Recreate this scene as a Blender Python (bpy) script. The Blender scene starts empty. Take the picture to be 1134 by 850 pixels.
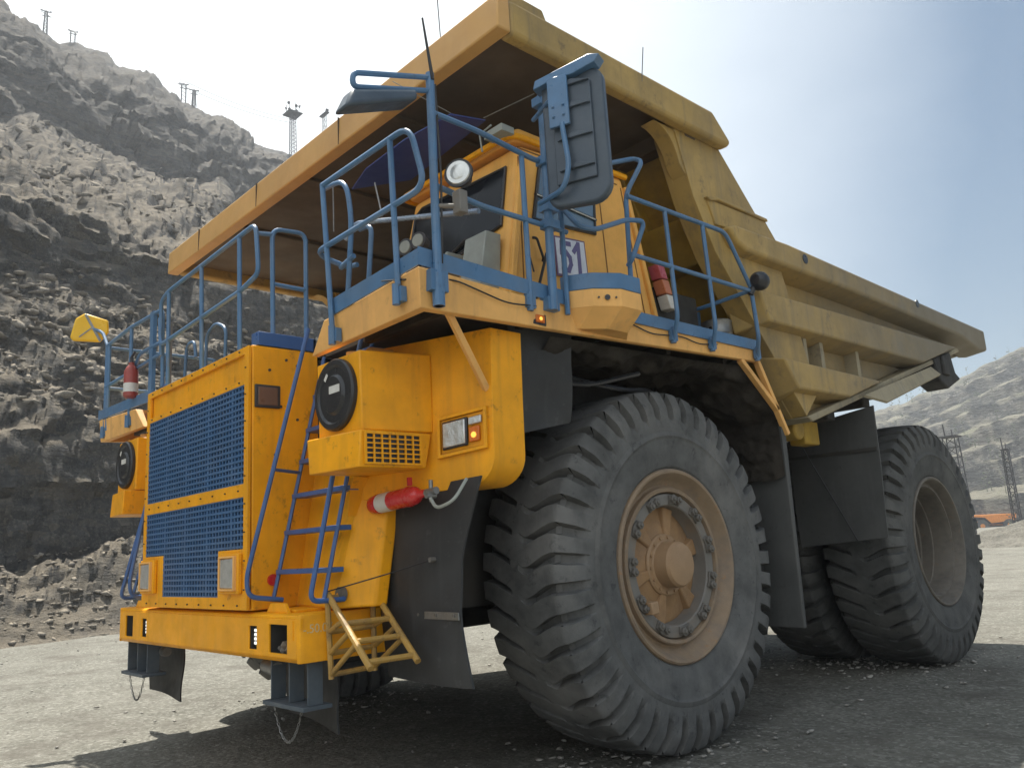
import bpy, bmesh, math, random
import numpy as np
from mathutils import Vector, Matrix
random.seed(7); rng = np.random.default_rng(7)
R = math.radians
S = bpy.context.scene
COL = S.collection

# ---------------------------------------------------------------- camera, sky, sun, exposure
CAM = Vector((7.2706, -5.8608, 1.7517))
YAW, PITCH, ROLL, FPX = 2.3869, 0.1988, -0.0581, 896.8
fw = Vector((math.cos(PITCH)*math.cos(YAW), math.cos(PITCH)*math.sin(YAW), math.sin(PITCH)))
rt = fw.cross(Vector((0, 0, 1))).normalized(); up = rt.cross(fw)
r2 = math.cos(ROLL)*rt + math.sin(ROLL)*up; u2 = -math.sin(ROLL)*rt + math.cos(ROLL)*up
cd = bpy.data.cameras.new('camera'); cam = bpy.data.objects.new('camera', cd); COL.objects.link(cam)
M3 = Matrix((r2, u2, -fw)).transposed()
cam.matrix_world = Matrix.Translation(CAM) @ M3.to_4x4()
cd.sensor_fit = 'HORIZONTAL'; cd.sensor_width = 36.0; cd.lens = 36.0*FPX/1134.0
cd.clip_start = 0.1; cd.clip_end = 6000
S.camera = cam

HAZE = 0.0007
SUNV = Vector((-0.36, 0.13, 1.0)).normalized()            # towards the sun
SUN_EL = math.asin(SUNV.z)
SUN_AZ = math.atan2(SUNV.x, SUNV.y)
w = bpy.data.worlds.new('World'); S.world = w; w.use_nodes = True
wn = w.node_tree.nodes; wl = w.node_tree.links
for n in list(wn): wn.remove(n)
wo = wn.new('ShaderNodeOutputWorld'); bg = wn.new('ShaderNodeBackground')
sky = wn.new('ShaderNodeTexSky'); sky.sky_type = 'NISHITA'; sky.sun_disc = False
sky.sun_elevation = SUN_EL; sky.sun_rotation = SUN_AZ; sky.air_density = 1.0; sky.dust_density = 2.5; sky.ozone_density = 1.2
bg.inputs['Strength'].default_value = 0.12
# thin high cloud, white, thicker in the part of the sky beyond the quarry wall
tc = wn.new('ShaderNodeTexCoord'); mp = wn.new('ShaderNodeMapping'); mp.inputs['Scale'].default_value = (1.0, 1.0, 2.2)
nz = wn.new('ShaderNodeTexNoise'); nz.inputs['Scale'].default_value = 1.5; nz.inputs['Detail'].default_value = 7; nz.inputs['Roughness'].default_value = 0.55
dot = wn.new('ShaderNodeVectorMath'); dot.operation = 'DOT_PRODUCT'
CD = Vector((math.cos(R(166)), math.sin(R(166)), 0.55)).normalized(); dot.inputs[1].default_value = CD
mr = wn.new('ShaderNodeMapRange'); mr.inputs['From Min'].default_value = 0.46; mr.inputs['From Max'].default_value = 1.0
mr.inputs['To Min'].default_value = -0.45; mr.inputs['To Max'].default_value = 0.9
ad = wn.new('ShaderNodeMath'); ad.operation = 'ADD'; ad.use_clamp = True
ms = wn.new('ShaderNodeMath'); ms.operation = 'MULTIPLY_ADD'; ms.inputs[1].default_value = 0.45; ms.inputs[2].default_value = -0.08
mx = wn.new('ShaderNodeMixRGB'); mx.inputs['Color2'].default_value = (6.5, 6.8, 6.95, 1)
wl.new(tc.outputs['Generated'], mp.inputs['Vector']); wl.new(mp.outputs['Vector'], nz.inputs['Vector'])
wl.new(tc.outputs['Generated'], dot.inputs[0]); wl.new(dot.outputs['Value'], mr.inputs['Value'])
wl.new(nz.outputs['Fac'], ms.inputs[0]); # unseen bright cloud behind the camera, added as fill for the shaded truck front
dot2 = wn.new('ShaderNodeVectorMath'); dot2.operation = 'DOT_PRODUCT'; dot2.inputs[1].default_value = Vector((math.cos(R(-62)), math.sin(R(-62)), 0.45)).normalized()
mr2 = wn.new('ShaderNodeMapRange'); mr2.inputs['From Min'].default_value = 0.15; mr2.inputs['From Max'].default_value = 0.8; mr2.inputs['To Min'].default_value = -0.45; mr2.inputs['To Max'].default_value = 0.68
mxx = wn.new('ShaderNodeMath'); mxx.operation = 'MAXIMUM'; wl.new(tc.outputs['Generated'], dot2.inputs[0]); wl.new(dot2.outputs['Value'], mr2.inputs['Value'])
wl.new(mr.outputs['Result'], mxx.inputs[0]); wl.new(mr2.outputs['Result'], mxx.inputs[1])
wl.new(ms.outputs[0], ad.inputs[0]); wl.new(mxx.outputs[0], ad.inputs[1])
wl.new(ad.outputs[0], mx.inputs['Fac']); tn = wn.new('ShaderNodeMixRGB'); tn.blend_type = 'MULTIPLY'; tn.inputs['Fac'].default_value = 1.0; tn.inputs['Color2'].default_value = (.27, .38, .42, 1); wl.new(sky.outputs['Color'], tn.inputs['Color1']); wl.new(tn.outputs['Color'], mx.inputs['Color1'])
wl.new(mx.outputs['Color'], bg.inputs['Color']); wl.new(bg.outputs['Background'], wo.inputs['Surface'])

sl = bpy.data.lights.new('sun', 'SUN'); so = bpy.data.objects.new('sun', sl); COL.objects.link(so)
sl.energy = 5.0; sl.angle = R(0.55); sl.color = (1.0, 0.95, 0.86)
so.rotation_euler = SUNV.to_track_quat('Z', 'Y').to_euler(); so.location = (0, 0, 60)
S.view_settings.view_transform = 'Standard'; S.view_settings.look = 'None'
S.view_settings.exposure = 0.84; S.view_settings.gamma = 1.0; S.view_settings.use_curve_mapping = False
S.render.engine = 'CYCLES'; S.render.resolution_x = 1024; S.render.resolution_y = 767
S.cycles.volume_bounces = 0; S.cycles.max_bounces = 8; S.cycles.diffuse_bounces = 4

# ---------------------------------------------------------------- materials
def mat(name, base, rough=0.6, metal=0.0, dirt=None, amt=0.4, dscale=1.6, streak=0.0, bump=0.15, bscale=30.0, var=0.08, spec=0.5, emit=None, trans=0.0, coat=0.0, grime=None, gamt=0.0, tail=None):
    m = bpy.data.materials.new(name); m.use_nodes = True; nt = m.node_tree; N = nt.nodes; Lk = nt.links
    b = N['Principled BSDF']; b.inputs['Roughness'].default_value = rough; b.inputs['Metallic'].default_value = metal
    b.inputs['Specular IOR Level'].default_value = spec
    if coat: b.inputs['Coat Weight'].default_value = coat
    if trans: b.inputs['Transmission Weight'].default_value = trans
    if emit: b.inputs['Emission Color'].default_value = (*emit[:3], 1); b.inputs['Emission Strength'].default_value = emit[3]
    t = N.new('ShaderNodeTexCoord')
    def noise(scale, det=6, rgh=0.6, vec=None, stretch=None):
        n = N.new('ShaderNodeTexNoise'); n.inputs['Scale'].default_value = scale; n.inputs['Detail'].default_value = det; n.inputs['Roughness'].default_value = rgh
        if stretch:
            q = N.new('ShaderNodeMapping'); q.inputs['Scale'].default_value = stretch; Lk.new(t.outputs['Object'], q.inputs['Vector']); Lk.new(q.outputs['Vector'], n.inputs['Vector'])
        else: Lk.new(t.outputs['Object'], n.inputs['Vector'])
        return n
    def mrange(src, a, b_, c=0.0, d=1.0):
        q = N.new('ShaderNodeMapRange'); q.inputs['From Min'].default_value = a; q.inputs['From Max'].default_value = b_
        q.inputs['To Min'].default_value = c; q.inputs['To Max'].default_value = d; Lk.new(src, q.inputs['Value']); return q.outputs['Result']
    def mix(f, c1, c2):
        q = N.new('ShaderNodeMixRGB'); Lk.new(f, q.inputs['Fac'])
        for s, c in (('Color1', c1), ('Color2', c2)):
            if hasattr(c, 'is_linked') or hasattr(c, 'node'): Lk.new(c, q.inputs[s])
            else: q.inputs[s].default_value = (*c, 1)
        return q.outputs['Color']
    lo = tuple(max(0, c*(1-var)) for c in base); hi = tuple(min(1, c*(1+var)) for c in base)
    n1 = noise(dscale*2.3, 5)
    col = mix(mrange(n1.outputs['Fac'], 0.35, 0.65), lo, hi)
    if dirt:
        n2 = noise(dscale, 9, 0.68)
        f = mrange(n2.outputs['Fac'], 0.47, 0.72, 0.0, amt)
        col = mix(f, col, dirt)
        if streak:
            n3 = noise(1.0, 5, 0.6, stretch=(9, 9, 0.7))
            f3 = mrange(n3.outputs['Fac'], 0.52, 0.72, 0.0, streak)
            col = mix(f3, col, dirt)
    if grime:
        n5 = noise(dscale*5, 8, 0.75); f5 = mrange(n5.outputs['Fac'], 0.58, 0.66, 0.0, gamt)
        col = mix(f5, col, grime)
    if tail:      # dirt thrown up by the rear wheels, heavier towards the tail
        sp = N.new('ShaderNodeSeparateXYZ'); Lk.new(t.outputs['Object'], sp.inputs[0]); n6 = noise(1.2, 6, .7)
        ma = N.new('ShaderNodeMath'); ma.operation = 'MULTIPLY_ADD'; ma.inputs[1].default_value = 5.0; Lk.new(n6.outputs['Fac'], ma.inputs[0]); Lk.new(sp.outputs['Y'], ma.inputs[2])
        col = mix(mrange(ma.outputs[0], 3.6, 7.8, 0.0, .95), col, tail)
    Lk.new(col, b.inputs['Base Color'])
    n4 = noise(dscale*4, 6); Lk.new(mrange(n4.outputs['Fac'], 0.3, 0.7, max(0.03, rough-0.12), min(1, rough+0.12)), b.inputs['Roughness'])
    if bump:
        nb = noise(bscale, 6, 0.6); bp = N.new('ShaderNodeBump'); bp.inputs['Strength'].default_value = bump; bp.inputs['Distance'].default_value = 0.02
        Lk.new(nb.outputs['Fac'], bp.inputs['Height']); Lk.new(bp.outputs['Normal'], b.inputs['Normal'])
    return m

Y_RICH = mat('paint_yellow', (0.86, 0.375, 0.008), 0.45, spec=0.28, dirt=(0.42, 0.20, 0.025), amt=0.42, streak=0.36, bump=0.05, bscale=6, grime=(0.13, 0.06, 0.02), gamt=0.42, dscale=1.3)
Y_BUMP = mat('paint_yellow_bumper', (0.86, 0.375, 0.008), 0.42, spec=0.28, dirt=(0.45, 0.22, 0.025), amt=0.35, streak=0.22, bump=0.04, bscale=5, dscale=1.5)
Y_FADE = mat('paint_yellow_faded', (0.82, 0.45, 0.14), 0.6, spec=0.3, dirt=(0.40, 0.22, 0.10), amt=0.4, streak=0.35, bump=0.06, bscale=6, grime=(0.16, 0.08, 0.04), gamt=0.22, dscale=1.2)
Y_CAB = mat('paint_yellow_cab', (0.84, 0.44, 0.10), 0.5, spec=0.3, dirt=(0.45, 0.24, 0.09), amt=0.35, streak=0.25, bump=0.05, bscale=6, dscale=1.4)
Y_VIS = mat('paint_canopy_front', (0.60, 0.345, 0.115), 0.5, dirt=(0.45, 0.24, 0.10), amt=0.5, streak=0.2, bump=0.06, bscale=5, dscale=0.8)
Y_DUST = mat('paint_body_dusty', (0.43, 0.285, 0.085), 0.62, tail=(0.175, 0.15, 0.105), dirt=(0.17, 0.135, 0.08), amt=0.85, streak=0.6, bump=0.12, bscale=8, grime=(0.06, 0.05, 0.045), gamt=0.5, dscale=0.7)
Y_TAIL = mat('paint_body_tail', (0.30, 0.255, 0.165), 0.68, dirt=(0.13, 0.12, 0.10), amt=0.8, streak=0.5, bump=0.15, bscale=8, grime=(0.05, 0.045, 0.045), gamt=0.4, dscale=0.7)
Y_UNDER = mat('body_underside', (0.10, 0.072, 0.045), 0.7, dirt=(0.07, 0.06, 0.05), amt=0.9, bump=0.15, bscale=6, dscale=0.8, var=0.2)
Y_FRONTW = mat('body_front_wall_paint', (0.46, 0.29, 0.04), 0.6, dirt=(0.12, 0.09, 0.05), amt=0.8, bump=0.12, bscale=6, dscale=0.9, var=0.2)
BLUE = mat('paint_blue_rail', (0.075, 0.17, 0.31), 0.38, dirt=(0.16, 0.20, 0.25), amt=0.45, bump=0.05, bscale=20, dscale=3.0, grime=(0.03, 0.03, 0.04), gamt=0.3)
BLUE2 = mat('paint_blue_ladder', (0.04, 0.105, 0.28), 0.38, dirt=(0.10, 0.13, 0.22), amt=0.35, bump=0.04, dscale=3.0)
GRILLE = mat('paint_blue_grille', (0.05, 0.125, 0.26), 0.42, dirt=(0.14, 0.17, 0.22), amt=0.3, bump=0.0, dscale=2.0)
RADI = mat('radiator_core', (0.010, 0.018, 0.04), 0.7, bump=0)
RUBBER = mat('tyre_rubber', (0.105, 0.106, 0.104), 0.88, dirt=(0.19, 0.185, 0.175), amt=0.85, bump=0.35, bscale=14, dscale=1.8, var=0.22, spec=0.25, grime=(0.022, 0.024, 0.028), gamt=0.45)
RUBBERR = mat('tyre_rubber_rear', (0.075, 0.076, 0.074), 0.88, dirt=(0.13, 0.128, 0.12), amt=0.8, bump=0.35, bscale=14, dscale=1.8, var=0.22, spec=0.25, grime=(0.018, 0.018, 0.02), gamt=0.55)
FLAP = mat('flap_rubber', (0.024, 0.025, 0.026), 0.6, dirt=(0.058, 0.058, 0.057), amt=0.6, streak=0.45, bump=0.1, bscale=10, dscale=1.7, grime=(0.16, 0.16, 0.155), gamt=0.18)
FLAPD = mat('flap_dusty', (0.062, 0.064, 0.063), 0.8, dirt=(0.10, 0.10, 0.096), amt=0.7, streak=0.4, bump=0.2, bscale=12, dscale=1.6, grime=(0.02, 0.02, 0.02), gamt=0.5)
RIMR = mat('rim_rear', (0.13, 0.115, 0.095), 0.7, dirt=(0.06, 0.055, 0.05), amt=0.7, bump=0.15, bscale=12, dscale=3.0, grime=(0.20, 0.11, 0.05), gamt=0.4)
MUD = mat('caked_mud', (0.038, 0.033, 0.027), 0.95, dirt=(0.035, 0.03, 0.026), amt=0.9, bump=1.0, bscale=9, dscale=2.5, var=0.35, spec=0.1)
CHASSIS = mat('chassis_dark', (0.03, 0.029, 0.027), 0.8, dirt=(0.06, 0.053, 0.043), amt=0.8, bump=0.4, bscale=9, dscale=1.8, var=0.3)
RIMO = mat('rim_dusty', (0.25, 0.18, 0.115), 0.65, dirt=(0.15, 0.13, 0.12), amt=0.7, bump=0.12, bscale=14, dscale=3.0, grime=(0.34, 0.15, 0.04), gamt=0.45)
RIMG = mat('rim_grey', (0.17, 0.16, 0.145), 0.6, dirt=(0.26, 0.17, 0.09), amt=0.6, bump=0.1, bscale=14, dscale=3.0)
RIMD = mat('rim_disc', (0.32, 0.19, 0.09), 0.7, dirt=(0.20, 0.13, 0.08), amt=0.85, bump=0.2, bscale=12, dscale=3.5, grime=(0.36, 0.15, 0.02), gamt=0.35)
HUB = mat('hub_cap_paint', (0.34, 0.215, 0.115), 0.6, dirt=(0.30, 0.20, 0.12), amt=0.6, bump=0.06, dscale=3.5)
BOLT = mat('bolt_steel', (0.15, 0.14, 0.125), 0.55, metal=0.2, bump=0)
DARKM = mat('dark_metal', (0.03, 0.03, 0.034), 0.5, bump=0.05)
BLACKP = mat('black_plastic', (0.018, 0.019, 0.022), 0.35, dirt=(0.07, 0.07, 0.07), amt=0.35, bump=0.05, dscale=4)
MIRRORB = mat('mirror_back', (0.05, 0.07, 0.095), 0.42, dirt=(0.10, 0.12, 0.14), amt=0.5, bump=0.05, dscale=3)
GREYP = mat('grey_sheet', (0.30, 0.32, 0.29), 0.5, dirt=(0.18, 0.18, 0.16), amt=0.4, dscale=3)
GLASS = mat('window_glass_dark', (0.010, 0.012, 0.015), 0.05, bump=0, spec=0.12, var=0.0)
GLASSB = mat('window_glass_side', (0.10, 0.17, 0.24), 0.05, bump=0, spec=1.0, var=0.0, coat=0.6)
LENS = mat('lamp_lens', (0.62, 0.63, 0.61), 0.14, metal=0.55, bump=0.3, bscale=14, dscale=6, spec=0.9, dirt=(0.35, 0.34, 0.30), amt=0.4)
LEDW = mat('lamp_white_led', (0.9, 0.9, 0.88), 0.2, bump=0, emit=(1, 1, 0.97, 0.5))
AMBER = mat('lamp_amber', (0.62, 0.15, 0.01), 0.2, bump=.5, bscale=40)
BULB = mat('lamp_bulb', (0.9, 0.35, 0.05), 0.3, bump=0, emit=(1.0, 0.42, 0.06, 0.9))
AMBERD = mat('lamp_amber_dull', (0.55, 0.12, 0.02), 0.25, bump=0)
REDP = mat('paint_red', (0.55, 0.018, 0.02), 0.28, bump=0.0, dirt=(0.30, 0.08, 0.06), amt=0.3, dscale=6, coat=0.4)
REDF = mat('paint_red_old', (0.30, 0.045, 0.035), 0.45, dirt=(0.20, 0.10, 0.08), amt=0.5, dscale=6)
REDL = mat('lamp_red', (0.42, 0.08, 0.10), 0.3, bump=0)
ORNL = mat('lamp_orange', (0.50, 0.17, 0.08), 0.3, bump=0)
WHITEP = mat('white_label', (0.62, 0.61, 0.57), 0.5, dirt=(0.4, 0.39, 0.35), amt=0.4, dscale=6, bump=0)
SIGNW = mat('sign_white', (0.66, 0.68, 0.74), 0.5, dirt=(0.45, 0.45, 0.48), amt=0.35, dscale=5, bump=0)
SIGNP = mat('sign_digit', (0.13, 0.11, 0.24), 0.5, bump=0)
SIGNB = mat('sign_border', (0.16, 0.09, 0.16), 0.5, bump=0)
CHALK = mat('chalk', (0.62, 0.48, 0.25), 0.8, bump=0)
STEEL = mat('worn_steel', (0.26, 0.26, 0.25), 0.4, metal=0.7, dirt=(0.12, 0.10, 0.08), amt=0.5, dscale=5)
STEPY = mat('step_yellow', (0.42, 0.25, 0.06), 0.5, dirt=(0.13, 0.10, 0.07), amt=0.8, dscale=4, grime=(0.07, 0.05, 0.04), gamt=0.6)
STEPB = mat('step_blue_grey', (0.07, 0.09, 0.11), 0.55, dirt=(0.14, 0.15, 0.15), amt=0.6, dscale=5)
VISBL = mat('visor_blue', (0.035, 0.06, 0.24), 0.4, bump=0, dirt=(0.06, 0.07, 0.15), amt=0.3, dscale=2)
YBRIGHT = mat('mirror_yellow', (0.85, 0.50, 0.01), 0.35, bump=0)
CABLE = mat('cable_black', (0.015, 0.015, 0.016), 0.5, bump=0)
ANT = mat('antenna_steel', (0.12, 0.12, 0.13), 0.4, bump=0)
MIRG = mat('mirror_glass', (0.45, 0.48, 0.52), 0.08, metal=0.9, bump=0)

# ---------------------------------------------------------------- helpers
def fillet(pts, r, n=5):
    pts = [Vector(p) for p in pts]
    if r <= 0 or len(pts) < 3: return pts
    out = [pts[0]]
    for a, b, c in zip(pts, pts[1:], pts[2:]):
        u = a-b; v = c-b; lu, lv = u.length, v.length
        if lu < 1e-6 or lv < 1e-6: continue
        u /= lu; v /= lv
        if u.dot(v) < -0.995: out.append(b); continue
        d = min(r, lu*0.49, lv*0.49); p = b+u*d; q = b+v*d
        for i in range(n+1):
            t = i/n; out.append((1-t)**2*p + 2*t*(1-t)*b + t*t*q)
    out.append(pts[-1]); return out

class MB:
    def __init__(s): s.bm = bmesh.new()
    def box(s, x0, x1, y0, y1, z0, z1):
        v = [s.bm.verts.new((x, y, z)) for x in (x0, x1) for y in (y0, y1) for z in (z0, z1)]
        for f in ((0,1,3,2), (4,6,7,5), (0,4,5,1), (2,3,7,6), (0,2,6,4), (1,5,7,3)): s.bm.faces.new([v[i] for i in f])
        return s
    def hexa(s, lo, hi):            # two rings of points, joined
        a = [s.bm.verts.new(p) for p in lo]; b = [s.bm.verts.new(p) for p in hi]; n = len(a)
        s.bm.faces.new(a[::-1]); s.bm.faces.new(b)
        for i in range(n): s.bm.faces.new((a[i], a[(i+1) % n], b[(i+1) % n], b[i]))
        return s
    def prism(s, poly, ax, a0, a1):
        def P(p, a): return {'x': (a, p[0], p[1]), 'y': (p[0], a, p[1]), 'z': (p[0], p[1], a)}[ax]
        return s.hexa([P(p, a0) for p in poly], [P(p, a1) for p in poly])
    def beam(s, p, q, wd, ht, upv=(0, 0, 1)):
        p = Vector(p); q = Vector(q); d = (q-p).normalized(); upv = Vector(upv)
        if abs(d.dot(upv)) > 0.98: upv = Vector((0, 1, 0))
        a = d.cross(upv).normalized()*wd/2; b = d.cross(a).normalized()*ht/2
        return s.hexa([p+a+b, p-a+b, p-a-b, p+a-b], [q+a+b, q-a+b, q-a-b, q+a-b])
    def tube(s, pts, r, seg=8, bend=0.0, closed=False, cap=True):
        pts = fillet(pts, bend)
        n = len(pts); rings = []
        prev = None
        for i, p in enumerate(pts):
            if i == 0: d = pts[1]-p
            elif i == n-1: d = p-pts[i-1]
            else: d = (pts[i+1]-p).normalized()+(p-pts[i-1]).normalized()
            d.normalize()
            if prev is None:
                ref = Vector((0, 0, 1)) if abs(d.z) < 0.9 else Vector((0, 1, 0)); a = d.cross(ref).normalized()
            else: a = (prev - d*prev.dot(d)).normalized()
            prev = a; b = d.cross(a)
            rr = r(i/(n-1)) if callable(r) else r
            rings.append([s.bm.verts.new(p+a*math.cos(t)*rr+b*math.sin(t)*rr) for t in [2*math.pi*k/seg for k in range(seg)]])
        for A, B in zip(rings, rings[1:]):
            for k in range(seg): s.bm.faces.new((A[k], A[(k+1) % seg], B[(k+1) % seg], B[k]))
        if cap: s.bm.faces.new(rings[0][::-1]); s.bm.faces.new(rings[-1])
        return s
    def cyl(s, p, q, r0, r1=None, seg=20):
        r1 = r0 if r1 is None else r1
        return s.tube([p, q], lambda t: r0+(r1-r0)*t, seg)
    def lathe(s, prof, c, ax='x', seg=48, sgn=1, cap=True):      # prof: (axial, radius)
        rings = []
        for (a, r) in prof:
            ring = []
            for k in range(seg):
                t = 2*math.pi*k/seg
                if ax == 'x': p = (c[0]+sgn*a, c[1]+r*math.cos(t), c[2]+r*math.sin(t))
                elif ax == 'y': p = (c[0]+r*math.cos(t), c[1]+sgn*a, c[2]+r*math.sin(t))
                else: p = (c[0]+r*math.cos(t), c[1]+r*math.sin(t), c[2]+sgn*a)
                ring.append(s.bm.verts.new(p))
            rings.append(ring)
        for A, B in zip(rings, rings[1:]):
            for k in range(seg): s.bm.faces.new((A[k], A[(k+1) % seg], B[(k+1) % seg], B[k]))
        if cap and prof[0][1] > 1e-4: s.bm.faces.new(rings[0])
        if cap and prof[-1][1] > 1e-4: s.bm.faces.new(rings[-1][::-1])
        return s
    def holed(s, us, vs, holes, fn, th):    # a plate on the u-v grid with rectangular holes; fn(u,v,w)->xyz
        us = sorted(set(us)); vs = sorted(set(vs)); cache = {}
        def V(i, j, k):
            if (i, j, k) not in cache: cache[(i, j, k)] = s.bm.verts.new(fn(us[i], vs[j], k*th))
            return cache[(i, j, k)]
        def solid(i, j):
            if i < 0 or j < 0 or i >= len(us)-1 or j >= len(vs)-1: return False
            cu = (us[i]+us[i+1])/2; cv = (vs[j]+vs[j+1])/2
            return not any(a < cu < b and c < cv < d for a, b, c, d in holes)
        for i in range(len(us)-1):
            for j in range(len(vs)-1):
                if not solid(i, j): continue
                for k in (0, 1):
                    f = [V(i, j, k), V(i+1, j, k), V(i+1, j+1, k), V(i, j+1, k)]
                    s.bm.faces.new(f if k else f[::-1])
                for (di, dj, a, b) in ((-1, 0, (i, j), (i, j+1)), (1, 0, (i+1, j), (i+1, j+1)), (0, -1, (i, j), (i+1, j)), (0, 1, (i, j+1), (i+1, j+1))):
                    if not solid(i+di, j+dj): s.bm.faces.new((V(*a, 0), V(*b, 0), V(*b, 1), V(*a, 1)))
        return s
    def build(s, name, m, parent=None, bevel=0.0, smooth=35, flip=False, seg=2, kind=None):
        if flip: bmesh.ops.scale(s.bm, vec=(-1, 1, 1), verts=s.bm.verts)
        bmesh.ops.recalc_face_normals(s.bm, faces=s.bm.faces)
        me = bpy.data.meshes.new(name); s.bm.to_mesh(me); s.bm.free(); me.materials.append(m)
        if smooth:
            for p in me.polygons: p.use_smooth = True
            me.set_sharp_from_angle(angle=R(smooth))
        o = bpy.data.objects.new(name, me); COL.objects.link(o)
        if parent is not None: o.parent = parent
        if bevel:
            md = o.modifiers.new('bevel', 'BEVEL'); md.width = bevel; md.segments = seg; md.limit_method = 'ANGLE'; md.angle_limit = R(40)
        if kind: o['kind'] = kind
        return o

def empty(name, loc=(0, 0, 0), label=None, cat=None, group=None):
    o = bpy.data.objects.new(name, None); COL.objects.link(o); o.location = loc; o.empty_display_size = 0.3
    if label: o['label'] = label
    if cat: o['category'] = cat
    if group: o['group'] = group
    return o
def tag(o, label, cat, group=None, kind=None):
    o['label'] = label; o['category'] = cat
    if group: o['group'] = group
    if kind: o['kind'] = kind
    return o
def npmesh(name, V, F, m, smooth=True, parent=None):
    me = bpy.data.meshes.new(name); V = np.asarray(V, np.float32); F = np.asarray(F, np.int32)
    me.vertices.add(len(V)); me.vertices.foreach_set('co', V.ravel())
    k = F.shape[1]; me.loops.add(F.size); me.loops.foreach_set('vertex_index', F.ravel())
    me.polygons.add(len(F)); me.polygons.foreach_set('loop_start', np.arange(len(F), dtype=np.int32)*k)
    if smooth: me.polygons.foreach_set('use_smooth', np.ones(len(F), bool))
    me.update(calc_edges=True); me.validate(); me.materials.append(m)
    o = bpy.data.objects.new(name, me); COL.objects.link(o)
    if parent is not None: o.parent = parent
    return o
def grid_faces(nu, nv, off=0, wrap=False):
    i = np.arange(nu if wrap else nu-1); j = np.arange(nv-1)
    I, J = np.meshgrid(i, j, indexing='ij'); I2 = (I+1) % nu
    return np.stack([I*nv+J, I2*nv+J, I2*nv+J+1, I*nv+J+1], -1).reshape(-1, 4)+off
def text_mesh(name, txt, size, m, parent, mw, extrude=0.003, sx=1.0, bold=0.0):
    c = bpy.data.curves.new(name, 'FONT'); c.body = txt; c.size = size; c.extrude = extrude; c.align_x = 'CENTER'; c.align_y = 'CENTER'; c.offset = bold
    t = bpy.data.objects.new(name+'_tmp', c); COL.objects.link(t)
    dg = bpy.context.evaluated_depsgraph_get(); dg.update()
    me = bpy.data.meshes.new_from_object(t.evaluated_get(dg)); bpy.data.objects.remove(t); bpy.data.curves.remove(c)
    me.transform(mw @ Matrix.Diagonal((sx, 1, 1, 1))); me.materials.clear(); me.materials.append(m)
    o = bpy.data.objects.new(name, me); COL.objects.link(o); o.parent = parent; return o

# numpy noise -----------------------------------------------------
PERM = rng.permutation(512).astype(np.int64); PERM = np.concatenate([PERM, PERM, PERM, PERM])
def hsh(i, j, k): return PERM[(PERM[(PERM[i & 511]+j) & 511]+k) & 511]
GR = rng.normal(size=(512, 3)); GR /= np.linalg.norm(GR, axis=1)[:, None]
def perlin(P):
    I = np.floor(P).astype(np.int64); f = P-I; u = f*f*f*(f*(f*6-15)+10); out = 0
    for a in (0, 1):
        for b in (0, 1):
            for c in (0, 1):
                g = GR[hsh(I[..., 0]+a, I[..., 1]+b, I[..., 2]+c)]
                d = ((f-np.array([a, b, c]))*g).sum(-1)
                wt = (u[..., 0] if a else 1-u[..., 0])*(u[..., 1] if b else 1-u[..., 1])*(u[..., 2] if c else 1-u[..., 2])
                out = out+wt*d
    return out*1.5
def fbm(P, o=5, g=0.5, ridge=False):
    s = 0; a = 1.0; P = P.copy()
    for k in range(o):
        n = perlin(P+k*17.3); s = s+a*((1-2*np.abs(n)) if ridge else n); a *= g; P = P*2.03
    return s
JIT = rng.random((512, 3))
def worley(P):           # nearest and second nearest distance, cell id, offset from the cell's centre
    I = np.floor(P).astype(np.int64); d1 = np.full(P.shape[:-1], 9.0); d2 = d1.copy(); cid = np.zeros(P.shape[:-1], np.int64); off = np.zeros(P.shape)
    for a in (-1, 0, 1):
        for b in (-1, 0, 1):
            for c in (-1, 0, 1):
                h = hsh(I[..., 0]+a, I[..., 1]+b, I[..., 2]+c)
                q = I+np.array([a, b, c])+JIT[h]-P; d = np.sqrt((q*q).sum(-1))
                m = d < d1; d2 = np.where(m, d1, np.minimum(d2, d)); cid = np.where(m, h, cid); off[m] = -q[m]; d1 = np.where(m, d, d1)
    return d1, d2, cid, off
VAL = rng.random(512)
def sstep(x, a, b): t = np.clip((x-a)/(b-a), 0, 1); return t*t*(3-2*t)

# ================================================================= THE BIG DUMP TRUCK
T = empty('dump_truck', (0, 0, 0), 'huge yellow mining dump truck with blue railings standing in the foreground', 'dump truck')

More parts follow.
